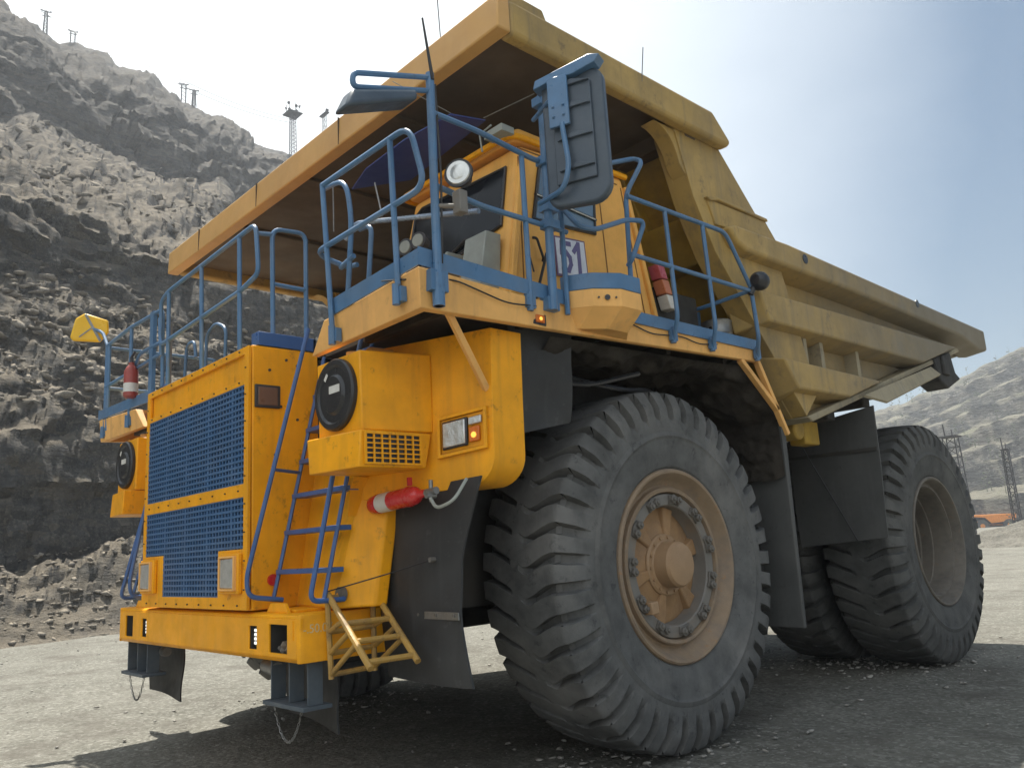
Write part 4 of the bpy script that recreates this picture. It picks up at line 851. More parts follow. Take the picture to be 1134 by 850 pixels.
# blue sun visor sheet over the windscreen
b = MB()
for i in range(1):
    pts = [(.86,-1.84,5.29),(1.25,-1.93,5.32),(1.9,-1.95,5.33),(2.50,-1.90,5.32),(2.60,-1.60,5.32),(1.35,-1.48,5.30)]
    b.hexa(pts, [(x,y,z+.012) for x,y,z in pts])
vs_ = b.build('sun_visor', VISBL, cab)
b = MB(); b.tube([(2.50,-1.90,5.335),(2.25,-2.3,5.6)],.004,4); b.tube([(2.6,-1.62,5.34),(3.1,-1.5,5.37)],.005,4); b.build('visor_wire', STEEL, vs_)
# stack lamp cluster at the cab's rear corner
for k,(z,m) in enumerate(((4.20,REDL),(4.06,ORNL),(3.92,WHITEP))):
    b = MB(); y = .15+.05*k; b.hexa([(2.88,y,z-.065),(3.0,y,z-.065),(3.0,y+.10,z-.065),(2.88,y+.10,z-.065)],[(2.88,y-.045,z+.065),(3.0,y-.045,z+.065),(3.0,y+.055,z+.065),(2.88,y+.055,z+.065)]); b.build('rear_lamp', m, T, bevel=.008)
for q in ((1.3,2.86,.20,.9,3.5,4.1),(.2,1.2,-.9,.7,3.5,3.95),(-2.8,-1.4,-1.2,.9,3.5,4.15)): b = MB(); b.box(*q); b.build('control_cabinet', CHASSIS, T, bevel=.02)
b = MB(); b.hexa([(-1.15,-2.4,3.46),(1.15,-2.4,3.46),(1.15,1.2,3.46),(-1.15,1.2,3.46)],[(-1.15,-2.4,3.495),(1.15,-2.4,3.495),(1.15,1.2,3.495),(-1.15,1.2,3.495)]); b.box(-1.14,1.14,-2.38,-.2,1.6,3.44); b.build('engine_bay', CHASSIS, T)

# ---------------------------------------------------------------- dump body
CXW = 3.34
b = MB()
side = [(.27,5.58),(1.06,5.62),(1.80,5.00),(2.03,4.77),(8.08,4.66),(8.08,4.33),(7.04,4.285),(2.19,2.92),(1.28,3.90),(.78,4.45),(.50,4.95)]
for s in (-1, 1): b.prism(side, 'x', min(s*2.97,s*3.05), max(s*2.97,s*3.05))
# floor and front wall
b.hexa([(-3.0,2.16,2.96),(3.0,2.16,2.96),(3.0,8.1,4.36),(-3.0,8.1,4.36)],[(-3.0,2.10,3.06),(3.0,2.10,3.06),(3.0,8.1,4.46),(-3.0,8.1,4.46)])
body = b.build('dump_body', Y_DUST, T, bevel=.012)
b = MB(); b.hexa([(-3.1,.62,5.60),(3.1,.62,5.60),(3.1,.74,5.60),(-3.1,.74,5.60)],[(-3.1,2.30,2.95),(3.1,2.30,2.95),(3.1,2.42,2.95),(-3.1,2.42,2.95)])
# horizontal box beams and vertical ribs on the front wall
def fwp(z): return .62+(5.60-z)*(1.68/2.65)
for (za,zb,o) in ((4.52,4.95,.22),(3.15,3.5,.20)):
    b.hexa([(-3.1,fwp(za)-o,za),(3.1,fwp(za)-o,za),(3.1,fwp(za)+.02,za),(-3.1,fwp(za)+.02,za)],[(-3.1,fwp(zb)-o,zb),(3.1,fwp(zb)-o,zb),(3.1,fwp(zb)+.02,zb),(-3.1,fwp(zb)+.02,zb)])
for x in (-2.2,-.9,.9,2.2):
    for (z0_,z1_) in ((4.95,5.58),(3.5,4.52)):
        b.hexa([(x-.16,fwp(z0_)-.16,z0_),(x+.16,fwp(z0_)-.16,z0_),(x+.16,fwp(z0_)+.01,z0_),(x-.16,fwp(z0_)+.01,z0_)],[(x-.16,fwp(z1_)-.16,z1_),(x+.16,fwp(z1_)-.16,z1_),(x+.16,fwp(z1_)+.01,z1_),(x-.16,fwp(z1_)+.01,z1_)])
b.build('front_wall', Y_FRONTW, body, bevel=.02, seg=3)
# corner pillars of the front wall with rounded inner gusset to the canopy
for s in (-1, 1):
    b = MB()
    pl_ = [(.26,5.68),(.98,5.68),(1.70,5.0),(2.0,4.6),(2.5,3.2),(2.19,2.93),(1.27,3.91),(.77,4.46),(.49,4.96)]
    x0_, x1_ = sorted((s*3.02, s*3.215)); b.prism(pl_, 'x', x0_, x1_)
    g = [(.30,5.60),(-.02,5.60)]+[(-.02+.36*math.sin(a), 5.60-.40*(1-math.cos(a))) for a in np.linspace(.25,1.4,6)]+[(.44,5.15)]
    b.prism(g, 'x', min(s*3.04,s*3.20), max(s*3.04,s*3.20))
    b.build('corner_pillar', Y_DUST, body, bevel=.06, seg=4)
    # flanges and wrap band
    b = MB(); b.prism([(.66,4.99),(.84,5.03),(1.78,5.03),(1.80,5.00),(.86,5.0),(.72,4.96)], 'x', min(s*3.17,s*3.26), max(s*3.17,s*3.26)); b.prism([(.70,4.985),(1.79,5.0),(2.02,4.78),(.80,4.74)], 'x', min(s*3.2,s*3.235), max(s*3.2,s*3.235))
    b.build('body_flange', Y_DUST, body, bevel=.008)
    # top rail, middle rib, lower rib as sloped box sections
    def ribsec(nm, pl, xo, m, top=.02, bot=.10):
        b = MB(); n = len(pl); 
        b.hexa([(s*3.0,y,z-(.05 if z<4.6 else -.0)) for y,z in pl],[(s*xo,y,z) for y,z in pl]); return b.build(nm, m, body, bevel=.035, seg=4)
    ribsec('top_rail', [(.86,4.70),(1.0,4.75),(2.03,4.775),(8.08,4.665),(8.08,4.34),(7.75,4.30),(7.0,4.44),(3.5,4.51),(1.16,4.515),(1.0,4.57)], 3.34, Y_DUST if s > 0 else Y_DUST)
    b = MB(); b.hexa([(s*3.0,y,z) for y,z in [(1.28,3.74),(5.40,3.80),(7.05,4.28),(1.16,4.20)]],[(s*3.33,y,z) for y,z in [(1.45,3.835),(5.40,3.855),(6.75,4.23),(1.32,4.13)]]); b.build('side_rib', Y_DUST, body, bevel=.02, seg=3)
    b = MB(); b.hexa([(s*3.0,y,z) for y,z in [(1.86,3.10),(3.0,3.12),(4.4,3.54),(1.56,3.54)]],[(s*3.31,y,z) for y,z in [(1.92,3.19),(3.10,3.20),(4.0,3.46),(1.68,3.48)]]); b.build('side_rib', Y_DUST, body, bevel=.02, seg=3)
    for (y0,y1) in ((2.35,2.42),(2.72,2.80),(3.62,3.70)): b = MB(); b.box(min(s*3.03,s*3.20),max(s*3.03,s*3.20),y0,y1,3.5,3.85); b.build('side_stiffener', Y_TAIL, body)
    # floor edge skirt, lighter deflector plate, tail lip
    b = MB(); b.prism([(2.17,2.92),(7.06,4.285),(7.12,4.23),(2.26,2.87)], 'x', min(s*2.9,s*3.24), max(s*2.9,s*3.24)); b.build('floor_skirt', Y_TAIL, body, bevel=.015)
    b = MB(); b.hexa([(s*3.30,3.47,3.25),(s*3.30,5.69,3.83),(s*3.28,5.69,3.81),(s*3.28,3.47,3.23)],[(s*3.36,3.95,3.20),(s*3.36,5.84,3.73),(s*3.34,5.84,3.71),(s*3.34,3.95,3.18)]); b.build('deflector_plate', Y_TAIL, body)
    b = MB(); b.prism([(5.95,4.0),(6.1,3.68),(6.38,3.60),(6.92,3.79),(6.74,3.87),(6.64,4.16)], 'x', min(s*2.95,s*3.26), max(s*2.95,s*3.26)); b.box(min(s*3.20,s*3.30),max(s*3.20,s*3.30),6.2,6.42,3.78,4.06); b.build('tail_bracket', CHASSIS, body, bevel=.02)
    b = MB()
    for y in (2.36,5.45): b.cyl((s*3.335,y,4.67),(s*3.346,y,4.67),.055,seg=20)
    b.build('rail_plug', BLACKP, body)
    b = MB(); b.prism([(2.0,2.7),(4.2,3.15),(4.2,3.3),(2.2,2.95)], 'x', min(s*1.6,s*2.0), max(s*1.6,s*2.0)); b.box(min(s*2.6,s*2.8),max(s*2.6,s*2.8),2.9,3.25,2.72,3.1); b.cyl((s*2.2,2.5,2.85),(s*2.95,2.5,2.85),.12); b.build('floor_beam', Y_FRONTW, body, bevel=.02)
b = MB()
for y in (3.2,4.2,5.2,6.2,7.2): z = 2.96+(y-2.16)*.2357; b.box(-3.0,3.0,y-.1,y+.1,z-.22,z-.0)
b.build('floor_crossbeams', CHASSIS, body, bevel=.02)
# canopy over the cab
b = MB()
b.prism([(-2.10,5.60),(-2.085,5.895),(-2.07,5.90),(-1.96,5.90),(-1.96,5.60)], 'x', -CXW, CXW)
cf = b.build('canopy_front_beam', Y_VIS, body, bevel=.02, seg=3)
for s in (-1, 1):
    b = MB(); poly = [(-1.96,5.60),(-1.96,5.90),(.81,5.915),(1.10,5.66),(1.05,5.60),(.27,5.595)]
    x0_, x1_ = sorted((s*3.20, s*(CXW-.002))); b.prism(poly, 'x', x0_, x1_)
    b.build('canopy_side_beam', Y_DUST, body, bevel=.04, seg=3)
b = MB(); b.prism([(-1.97,5.74),(-1.97,5.86),(.8,5.88),(.62,5.58),(.45,5.58),(.45,5.74)], 'x', -3.22, 3.22)
for x in (-1.6, 0, 1.6): b.box(x-.06, x+.06, -1.96, .5, 5.70, 5.745)
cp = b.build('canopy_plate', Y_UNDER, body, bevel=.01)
b = MB()
for x in (-2.3,-.7,1.05): b.box(x-.003, x+.003, -2.104, -2.086, 5.61, 5.89)
b.build('canopy_weld', Y_UNDER, cf)
b = MB(); b.prism([(-2.0,5.90),(-1.5,5.90),(-1.55,6.0),(-1.9,6.0)], 'x', 2.9, 3.3); b.build('canopy_lug', Y_DUST, body, bevel=.01)
b = MB(); b.tube([(3.32,-.35,5.62),(3.36,-.30,6.15)], .005, 5); b.tube([(2.6,-2.05,5.85),(2.6,-2.07,6.3)],.005,5); b.build('canopy_antenna', ANT, body)
b = MB(); b.tube([(1.9,-2.2,4.55),(1.65,-2.1,4.98)],.008,5); b.tube([(1.28,-2.3,4.6),(1.28,-2.3,5.15)],.006,5); b.build('guy_wire', STEEL, T)
# load of broken rock inside the body is below the rim; heap not visible

# ================================================================= things carried on the truck
e = empty('fire_extinguisher', (2.3,-2.45,2.14), 'bright red fire extinguisher lying below the near lamp panel', 'fire extinguisher')
def ev(p): return Vector(p)-e.location
b = MB(); a0 = ev((2.03,-2.46,2.12)); a1 = ev((2.62,-2.44,2.155)); dx = (a1-a0).normalized()
prof = [(0,.02),(.012,.05),(.04,.066),(.08,.07),(.50,.07),(.55,.062),(.58,.045),(.60,.03),(.68,.025)]
rings = []
b.tube([a0+dx*p[0] for p in prof], lambda t: prof[min(len(prof)-1,int(round(t*(len(prof)-1))))][1], 24); b.build('cylinder', REDP, e, smooth=50)
b = MB(); b.cyl(a0+dx*.13, a0+dx*.27, .0712, seg=28); b.build('label_band', WHITEP, e)
b = MB(); v = a0+dx*.68; b.cyl(v-dx*.02, v+dx*.10, .026); b.cyl(v+dx*.04-Vector((0,.0,.07)), v+dx*.04+Vector((0,0,.08)), .015); b.cyl(v+dx*.06+Vector((0,-.06,-.03)), v+dx*.06+Vector((0,.02,-.03)), .02); b.build('valve', STEEL, e)
b = MB(); b.tube([v+dx*.08+Vector((0,-.04,-.05)), v+dx*.14+Vector((0,-.04,-.13)), v+dx*.30+Vector((0,-.02,-.10)), v+dx*.30+Vector((0,.1,.05))], .012, 8, bend=.07); b.build('hose', GREYP, e)
b = MB()
for t in (.10,.46): b.cyl(a0+dx*t, a0+dx*(t+.02), .0735, seg=24); b.box(*(lambda q: (q.x-.012,q.x+.012,q.y-.0,q.y+.03,q.z+.08,q.z+.14))(a0+dx*t))
b.build('clamp', REDP, e)
e2 = empty('fire_extinguisher', (-2.05,-2.92,3.62), 'dull old red fire extinguisher upright on the far deck rail', 'fire extinguisher')
b = MB(); b.lathe([(0,.06),(.015,.075),(.30,.075),(.35,.05),(.37,.03),(.40,.03)], (0,0,0), 'z', 20); b.build('cylinder', REDF, e2)
b = MB(); b.lathe([(.06,.0765),(.16,.0765)], (0,0,0), 'z', 20); b.build('label_band', WHITEP, e2)
b = MB(); b.cyl((0,0,.40),(0,0,.46),.02); b.beam((-.02,0,.46),(.10,0,.50),.02,.015); b.build('valve', DARKM, e2)
e3 = empty('steel_drum', (2.9,1.15,3.50), 'small dented metal drum standing on the rear deck corner', 'drum')
b = MB(); b.lathe([(0,.14),(.02,.15),(.10,.15),(.11,.156),(.12,.15),(.22,.15),(.23,.156),(.24,.15),(.36,.15),(.37,.157),(.38,.14),(.37,.0001)], (0,0,0), 'z', 28); b.build('shell', STEEL, e3)
b = MB()
for k in range(3): b.box(.02+.05*k-.06,.05+.05*k-.06,-.16,-.15,.05,.30)
b.build('strap', BLACKP, e3)

# ================================================================= THE QUARRY
def ground_mat(name, lo, hi, peb, scale=1.0, dark=None, bump=.5, strat=0.0, rough=.95, green=None, lit_tops=None, upper_shade=False):
    m = bpy.data.materials.new(name); m.use_nodes = True; nt = m.node_tree; N = nt.nodes; Lk = nt.links
    b = N['Principled BSDF']; b.inputs['Roughness'].default_value = rough; b.inputs['Specular IOR Level'].default_value = .15
    t = N.new('ShaderNodeTexCoord')
    def noise(s, d=8, r=.62, st=None):
        n = N.new('ShaderNodeTexNoise'); n.inputs['Scale'].default_value = s; n.inputs['Detail'].default_value = d; n.inputs['Roughness'].default_value = r
        if st:
            q = N.new('ShaderNodeMapping'); q.inputs['Scale'].default_value = st; q.inputs['Rotation'].default_value = (0,0,R(13.7)); Lk.new(t.outputs['Object'], q.inputs['Vector']); Lk.new(q.outputs['Vector'], n.inputs['Vector'])
        else: Lk.new(t.outputs['Object'], n.inputs['Vector'])
        return n.outputs['Fac']
    def ramp(src, a, c, x=0.0, y=1.0):
        q = N.new('ShaderNodeMapRange'); q.inputs['From Min'].default_value = a; q.inputs['From Max'].default_value = c; q.inputs['To Min'].default_value = x; q.inputs['To Max'].default_value = y; Lk.new(src, q.inputs['Value']); return q.outputs['Result']
    def mix(f, a, c):
        q = N.new('ShaderNodeMixRGB'); Lk.new(f, q.inputs['Fac'])
        for s, v in (('Color1', a), ('Color2', c)):
            if isinstance(v, tuple): q.inputs[s].default_value = (*v, 1)
            else: Lk.new(v, q.inputs[s])
        return q.outputs['Color']
    c = mix(ramp(noise(.35*scale), .35, .65), lo, hi)
    c = mix(ramp(noise(3.0*scale), .45, .75, 0, .7), c, tuple(x*.72 for x in lo))
    c = mix(ramp(noise(22*scale, 4), .56, .66, 0, .8), c, peb); c = mix(ramp(noise(9*scale, 5, .7), .55, .68, 0, .55), c, peb)
    vo = N.new('ShaderNodeTexVoronoi'); vo.inputs['Scale'].default_value = 26*scale; Lk.new(t.outputs['Object'], vo.inputs['Vector'])
    sv = N.new('ShaderNodeSeparateColor'); Lk.new(vo.outputs['Color'], sv.inputs[0])
    c = mix(ramp(sv.outputs[0], .70, .97, 0, .5), c, peb); c = mix(ramp(sv.outputs[1], .75, .97, 0, .4), c, tuple(x*.45 for x in lo))
    if strat:     # blocks of slightly different stone
        v2 = N.new('ShaderNodeTexVoronoi'); v2.inputs['Scale'].default_value = 3.4*scale; q2 = N.new('ShaderNodeMapping'); q2.inputs['Scale'].default_value = (.8,.8,1.9); Lk.new(t.outputs['Object'], q2.inputs['Vector']); Lk.new(q2.outputs['Vector'], v2.inputs['Vector'])
        s2 = N.new('ShaderNodeSeparateColor'); Lk.new(v2.outputs['Color'], s2.inputs[0])
        c = mix(ramp(s2.outputs[0], .3, 1, 0, .55), c, tuple(x*.5 for x in lo)); c = mix(ramp(s2.outputs[1], .55, 1, 0, .5), c, (hi[0]*1.05, hi[1]*.92, hi[2]*.76))
    if dark: c = mix(ramp(noise(.9*scale, 9, .7, (1,1,3) if strat else None), .50, .66, 0, .8), c, dark)
    if green:
        g = N.new('ShaderNodeNewGeometry'); sx = N.new('ShaderNodeSeparateXYZ'); Lk.new(g.outputs['Normal'], sx.inputs[0])
        mu = N.new('ShaderNodeMath'); mu.operation = 'MULTIPLY'; Lk.new(ramp(sx.outputs['Z'], .6, .9), mu.inputs[0]); Lk.new(ramp(noise(.08), .48, .6, 0, .8), mu.inputs[1]); c = mix(mu.outputs[0], c, green)
    if lit_tops:      # sunlit cream tone painted onto upward-facing rock, leaving the risers dark
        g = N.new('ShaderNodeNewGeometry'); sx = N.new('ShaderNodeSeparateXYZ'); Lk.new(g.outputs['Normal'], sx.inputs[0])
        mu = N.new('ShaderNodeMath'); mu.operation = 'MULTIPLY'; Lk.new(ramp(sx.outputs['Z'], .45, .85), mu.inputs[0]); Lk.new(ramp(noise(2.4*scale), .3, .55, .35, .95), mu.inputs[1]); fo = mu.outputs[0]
        if upper_shade:      # shade of the upper face painted in: pale tone fades with height
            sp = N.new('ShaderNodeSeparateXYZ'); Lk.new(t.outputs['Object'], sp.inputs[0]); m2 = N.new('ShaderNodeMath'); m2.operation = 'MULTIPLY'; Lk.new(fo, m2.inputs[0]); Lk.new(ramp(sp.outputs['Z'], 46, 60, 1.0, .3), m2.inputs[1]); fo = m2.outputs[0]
        c = mix(fo, c, lit_tops)
    Lk.new(c, b.inputs['Base Color'])
    b1 = N.new('ShaderNodeBump'); b1.inputs['Strength'].default_value = bump; b1.inputs['Distance'].default_value = .05/scale; Lk.new(noise(9*scale, 10, .7), b1.inputs['Height'])
    b2 = N.new('ShaderNodeBump'); b2.inputs['Strength'].default_value = bump; b2.inputs['Distance'].default_value = .35/scale; Lk.new(noise(1.6*scale, 8, .65, (1,1,2.6) if strat else None), b2.inputs['Height'])
    b0 = N.new('ShaderNodeBump'); b0.inputs['Strength'].default_value = .6; b0.inputs['Distance'].default_value = .012/scale; b0.invert = True; Lk.new(vo.outputs['Distance'], b0.inputs['Height']); Lk.new(b0.outputs['Normal'], b1.inputs['Normal'])
    if strat: Lk.new(b1.outputs['Normal'], b2.inputs['Normal']); Lk.new(b2.outputs['Normal'], b.inputs['Normal'])
    else: Lk.new(b1.outputs['Normal'], b.inputs['Normal'])
    return m
GROUND = ground_mat('gravel_ground', (.15,.146,.124), (.20,.194,.166), (.33,.32,.285), 1.0, (.115,.105,.09), .8)
CLIFF = ground_mat('quarry_rock', (.078,.077,.076), (.128,.122,.112), (.19,.175,.15), .55, (.07,.07,.074), .8, .6, lit_tops=(.195,.168,.13), upper_shade=True)
FARR = ground_mat('far_rock', (.06,.062,.06), (.11,.108,.095), (.26,.24,.21), .06, (.07,.07,.065), .8, .6, green=(.10,.13,.06), lit_tops=(.21,.195,.15))
RUBB = ground_mat('rubble_stone', (.17,.155,.135), (.28,.255,.215), (.34,.31,.26), 1.0, (.13,.12,.115), .6, lit_tops=(.28,.24,.185))
PEB = ground_mat('pebble_stone', (.27,.255,.23), (.40,.38,.34), (.45,.43,.4), 2.0, None, .3)

# ground sheet: fine near the truck, coarse to the horizon
def axis_pts(c, fine, half, far):
    a = list(np.arange(-half, half, fine)); x = half; st = fine
    out = []
    while x < far: out.append(x); st *= 1.22; x += st
    return np.array([-v for v in out[::-1]]+a[1:]+out)+c
gx = axis_pts(0, .11, 14, 3000); gy = axis_pts(0, .11, 14, 3000)
GX, GY = np.meshgrid(gx, gy, indexing='ij'); P = np.stack([GX, GY, GX*0], -1)
dist = np.hypot(GX, GY)
h = fbm(P*.9+3, 4)*.022+perlin(P*5.1)*.006+np.where(dist > 25, perlin(P*.06)*.25*sstep(dist, 25, 60), 0)
# faint wheel tracks that run with the road
tr = (GX*.972+GY*.237); h += .018*np.sin(tr*2.2+perlin(P*.12)*4)*sstep(np.abs(GX), 3.6, 6)
tyre_zone = np.exp(-((np.abs(GX)-2.55)**2/.5+(GY)**2/.6))+np.exp(-((np.abs(GX)-2.2)**2/1.2+(GY-WB)**2/.6))
h = h*(1-np.clip(tyre_zone, 0, 1))-.012
gr = npmesh('ground', np.stack([GX, GY, h], -1).reshape(-1,3), grid_faces(len(gx), len(gy)), GROUND); gr['kind'] = 'structure'

# generic broken stones
def icos(sub):
    bm = bmesh.new(); bmesh.ops.create_icosphere(bm, subdivisions=sub, radius=1.0); bm.verts.ensure_lookup_table()
    V = np.array([v.co[:] for v in bm.verts]); F = np.array([[v.index for v in f.verts] for f in bm.faces]); bm.free(); return V, F
IV1, IF1 = icos(1); IV2, IF2 = icos(2)
def stone_set(n, sub, seed):
    r = np.random.default_rng(seed); out = []; V, F = (IV1, IF1) if sub == 1 else (IV2, IF2)
    for k in range(n):
        W = V.copy()
        for _ in range(9):         # flat facets: clip against random planes
            q = r.normal(size=3); q /= np.linalg.norm(q); d = .32+.35*r.random(); s = W@q; W -= np.where(s > d, s-d, 0)[:, None]*q
        W *= np.array([1, .5+.4*r.random(), .22+.25*r.random()]); out.append(W)
    return out, F
def scatter(name, pts, sizes, mt, sub=1, seed=3, sink=-.05, kind='stuff'):
    vs, F = stone_set(24, sub, seed); r = np.random.default_rng(seed+1); Vs = []; Fs = []; off = 0
    for p, s in zip(pts, sizes):
        W = vs[r.integers(24)]*s; a = r.random()*6.283; tx = r.normal()*.25
        ca, sa = math.cos(a), math.sin(a); ct, st_ = math.cos(tx), math.sin(tx)
        M = np.array([[ca,-sa*ct,sa*st_],[sa,ca*ct,-ca*st_],[0,st_,ct]])
        Vs.append(W@M.T+np.asarray(p)+np.array([0,0,s*sink])); Fs.append(F+off); off += len(W)
    o = npmesh(name, np.concatenate(Vs), np.concatenate(Fs), mt, False)
    if kind: o['kind'] = kind
    return o
# small stones on the haul road
n = 9000
ang = rng.uniform(-3.14, 3.14, n); rad_ = 1.5+34*rng.random(n)**1.5
px_ = CAM.x+rad_*np.cos(ang); py_ = CAM.y+rad_*np.sin(ang)
nt_ = 1500; tc_ = np.array([(2.57,0),(-2.57,0),(2.72,WB),(1.62,WB)])[rng.integers(0,4,nt_)]; px_[:nt_] = tc_[:,0]+rng.normal(0,.55,nt_); py_[:nt_] = tc_[:,1]+rng.normal(0,.75,nt_)
sz = .009+.034*rng.random(n)**3.5; pts = np.stack([px_, py_, np.full(n, .0)], -1)
ok = rad_ > 2.0
o = scatter('pebbles', pts[ok], sz[ok]*(1+rad_[ok]/40), PEB, 1, 5, .1)
tag(o, 'small pale stones strewn over the gravel haul road', 'pebbles', kind='stuff')

# --- benched quarry wall on the far side of the road, swept along the road
C0 = np.array([CAM.x, CAM.y]); wd = np.array([math.cos(R(103.7)), math.sin(R(103.7))]); nd = np.array([-wd[1], wd[0]])
prof = [(21.5,-.3),(23,.05),(24.3,1.1),(25.6,2.2),(26.6,2.5),(27.2,2.35),(27.6,3.4),(28.2,6.2),(29.0,6.9),(31.5,9.2),(34.5,12.0),(38,15.0),(38.5,16.5),(39.2,18.6),(40.5,20.4),(46,24),(60,33),(75,42.5),(90,50.5),(92,53.5),(95,60),(98,65),(110,73.5),(130,87),(150,100),(168,112.5),(180,114),(240,116),(400,118)]
prof = np.array(prof, float)
ln = np.concatenate([[0], np.cumsum(np.hypot(*np.diff(prof, axis=0).T)/(.35+prof[:-1,0]/60))])
Npf = 560; uu = np.linspace(0, ln[-1], Npf); ps = np.interp(uu, ln, prof[:,0]); pz = np.interp(uu, ln, prof[:,1])
tau = np.concatenate([np.linspace(-3,-.2,24)[:-1], np.linspace(-.2,.32,50)[:-1], np.linspace(.32,1.45,600)[:-1], np.geomspace(1.45,9,130)])
TAU, PS = np.meshgrid(tau, ps, indexing='ij'); PZ = np.broadcast_to(pz, TAU.shape).copy()
Tt = TAU*PS
fade = 1-sstep(Tt, 170, 420)
Q = np.stack([Tt, PS, PZ], -1)
sc = 1/(PS/26)                                     # features grow with distance so far faces stay rocky
PZ = PZ*(1+.07*np.clip(1.1-TAU, 0, 1)*sstep(PS, 45, 120)); Q = np.stack([Tt, PS, PZ], -1)
wob = perlin(np.stack([Tt*.05, PS*.02, Tt*0], -1))*1.5+perlin(np.stack([Tt*.17+9, PS*.05, Tt*0], -1))*.7
toe = sstep(PS, 22.5, 27)
dps = np.gradient(ps); dpz = np.gradient(pz); steep = np.clip(dpz/np.hypot(dps, dpz), 0, 1); steep = np.broadcast_to(steep, TAU.shape)
face = sstep(steep, .80, .93)
big = fbm(Q*np.array([.11,.16,.20])*1.0, 5, .55)
scv = sc[..., None]
d1, d2, cid, of1 = worley(Q*np.array([.26,.55,.62])*scv); blk = (VAL[cid]-.5)*.6+(of1*GR[cid]).sum(-1)*.6
d1b, d2b, cidb, of2 = worley(Q*np.array([.75,1.5,1.9])*scv+4); blk2 = (VAL[cidb]-.5)*.35+(of2*GR[cidb]).sum(-1)*.7-np.exp(-(d2b-d1b)*12)*.22
d1c, d2c, cidc, of3 = worley(Q*np.array([1.9,3.4,4.4])*scv+9); blk3 = (VAL[cidc]-.5)*.35+(of3*GR[cidc]).sum(-1)*.45
rough_ = fbm(Q*1.1*scv, 5, .6)+fbm(Q*4.2*scv+3, 3, .6)*.35
slab = fbm(Q*np.array([.55,1.1,1.3])*scv+31, 5, .6, True)
def ledge(h, wq, seed):            # bedding: flat treads and sharp risers, broken up along the face
    ph_ = PZ*scq/h+fbm(Q*scv*np.array(wq)+seed, 3, .45)*2.2
    f_ = ph_-np.floor(ph_); return (np.where(f_ < .8, f_/.8, (1-f_)/.2)-.5)*h
scq = sc
lg = -ledge(1.7, (.05,.05,.05), 11)*.42-ledge(.80, (.11,.11,.11), 5)*.55-ledge(.36, (.24,.2,.24), 23)*.45
d = face*(blk*.45+blk2*.30+blk3*.22+rough_*.08+lg*.30)+(1-face)*(lg*.80+rough_*.15+blk2*.22+blk3*.32)
d = d/sc*.8*toe*np.interp(PS, [0,95,140,175,400], [1,1,.62,.35,.3])
ns = dpz/np.hypot(dps, dpz); nzv = dps/np.hypot(dps, dpz)
S2 = PS-ns[None]*d+wob*toe*np.clip(PS/40,.6,4); Z2 = PZ+nzv[None]*d*.9+big*toe*np.interp(PS, [0,30,60,100,150,180,400], [.3,.5,.9,1.4,1.5,.9,.9])
berm = np.exp(-((PS-25.6)/1.9)**2); Z2 += berm*(perlin(np.stack([Tt*.22, PS*.4, Tt*0], -1))*1.1)+berm*fbm(Q*1.7, 4)*.22
Z2 = Z2*fade-(1-fade)*2
Z2 = np.where(PS > 200, np.minimum(Z2, 112), Z2)
XY = C0[None,None]+Tt[..., None]*wd+S2[..., None]*nd
V = np.concatenate([XY, Z2[..., None]], -1)
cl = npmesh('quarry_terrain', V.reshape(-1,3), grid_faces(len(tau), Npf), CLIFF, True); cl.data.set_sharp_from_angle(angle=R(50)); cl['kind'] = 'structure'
def wall_point(t, s, z=0): q = C0+t*wd+s*nd; return Vector((q[0], q[1], z))
GV = V.reshape(-1,3)
# rubble: broken slabs on the berm and on the scree
def rub(n, i0, i1, smin, smax, pw=3, t0=.30, t1=1.4):
    ii = rng.integers(np.searchsorted(tau, t0), np.searchsorted(tau, t1), n); jj = rng.integers(np.searchsorted(ps, i0), np.searchsorted(ps, i1), n)
    p = V[ii, jj]; return p, smin+(smax-smin)*rng.random(n)**pw
a1, s1 = rub(3800, 22.3, 27.3, .035, .30, 3.5); a2, s2 = rub(4200, 29.2, 37.8, .07, .62, 3.0); a3, s3 = rub(1500, 46, 88, .25, 1.3, 3); a4, s4 = rub(260, 37.0, 38.6, .2, .8, 2)
o = scatter('rubble', np.concatenate([a1,a2,a3,a4]), np.concatenate([s1,s2,s3,s4]), RUBB, 1, 21, -.12)
tag(o, 'broken stone slabs and scree covering the quarry slope and its foot', 'rubble', kind='stuff')

# --- terraced hill across the pit (seen past the truck's tail)
az = np.linspace(R(48), R(126), 330); rr = np.concatenate([np.linspace(170, 460, 190), np.geomspace(465, 1500, 30)])
AZ, RR = np.meshgrid(az, rr, indexing='ij')
Htop = np.interp(np.degrees(AZ), [48,70,92,100,104,108,112,118,126], [30,60,72,68,60,51,43,36,30])
base = sstep(RR, 185, 430)*.75+.25*np.clip((RR-185)/250,0,1)
st = base*9; stj = st+fbm(np.stack([CAM.x+RR*np.cos(AZ), CAM.y+RR*np.sin(AZ), RR*0], -1)*.012, 4)*.5; stair = (np.floor(stj)+sstep(stj-np.floor(stj), .86, .98))/9; base = .1*base+.9*np.clip(stair, 0, 1.1)
Pq = np.stack([CAM.x+RR*np.cos(AZ), CAM.y+RR*np.sin(AZ), RR*0], -1)
nh = fbm(Pq*.022, 6, .55)
Hh = Htop*1.3*base+sstep(RR,180,260)*(nh*2.4+fbm(Pq*.11,4,.6)*1.0)
Hh = np.where(RR < 180, -1.2, Hh)-.4
Vh = np.concatenate([Pq[..., :2], Hh[..., None]], -1)
hl = npmesh('far_hill', Vh.reshape(-1,3), grid_faces(len(az), len(rr)), FARR, True); hl.data.set_sharp_from_angle(angle=R(50)); hl['kind'] = 'structure'
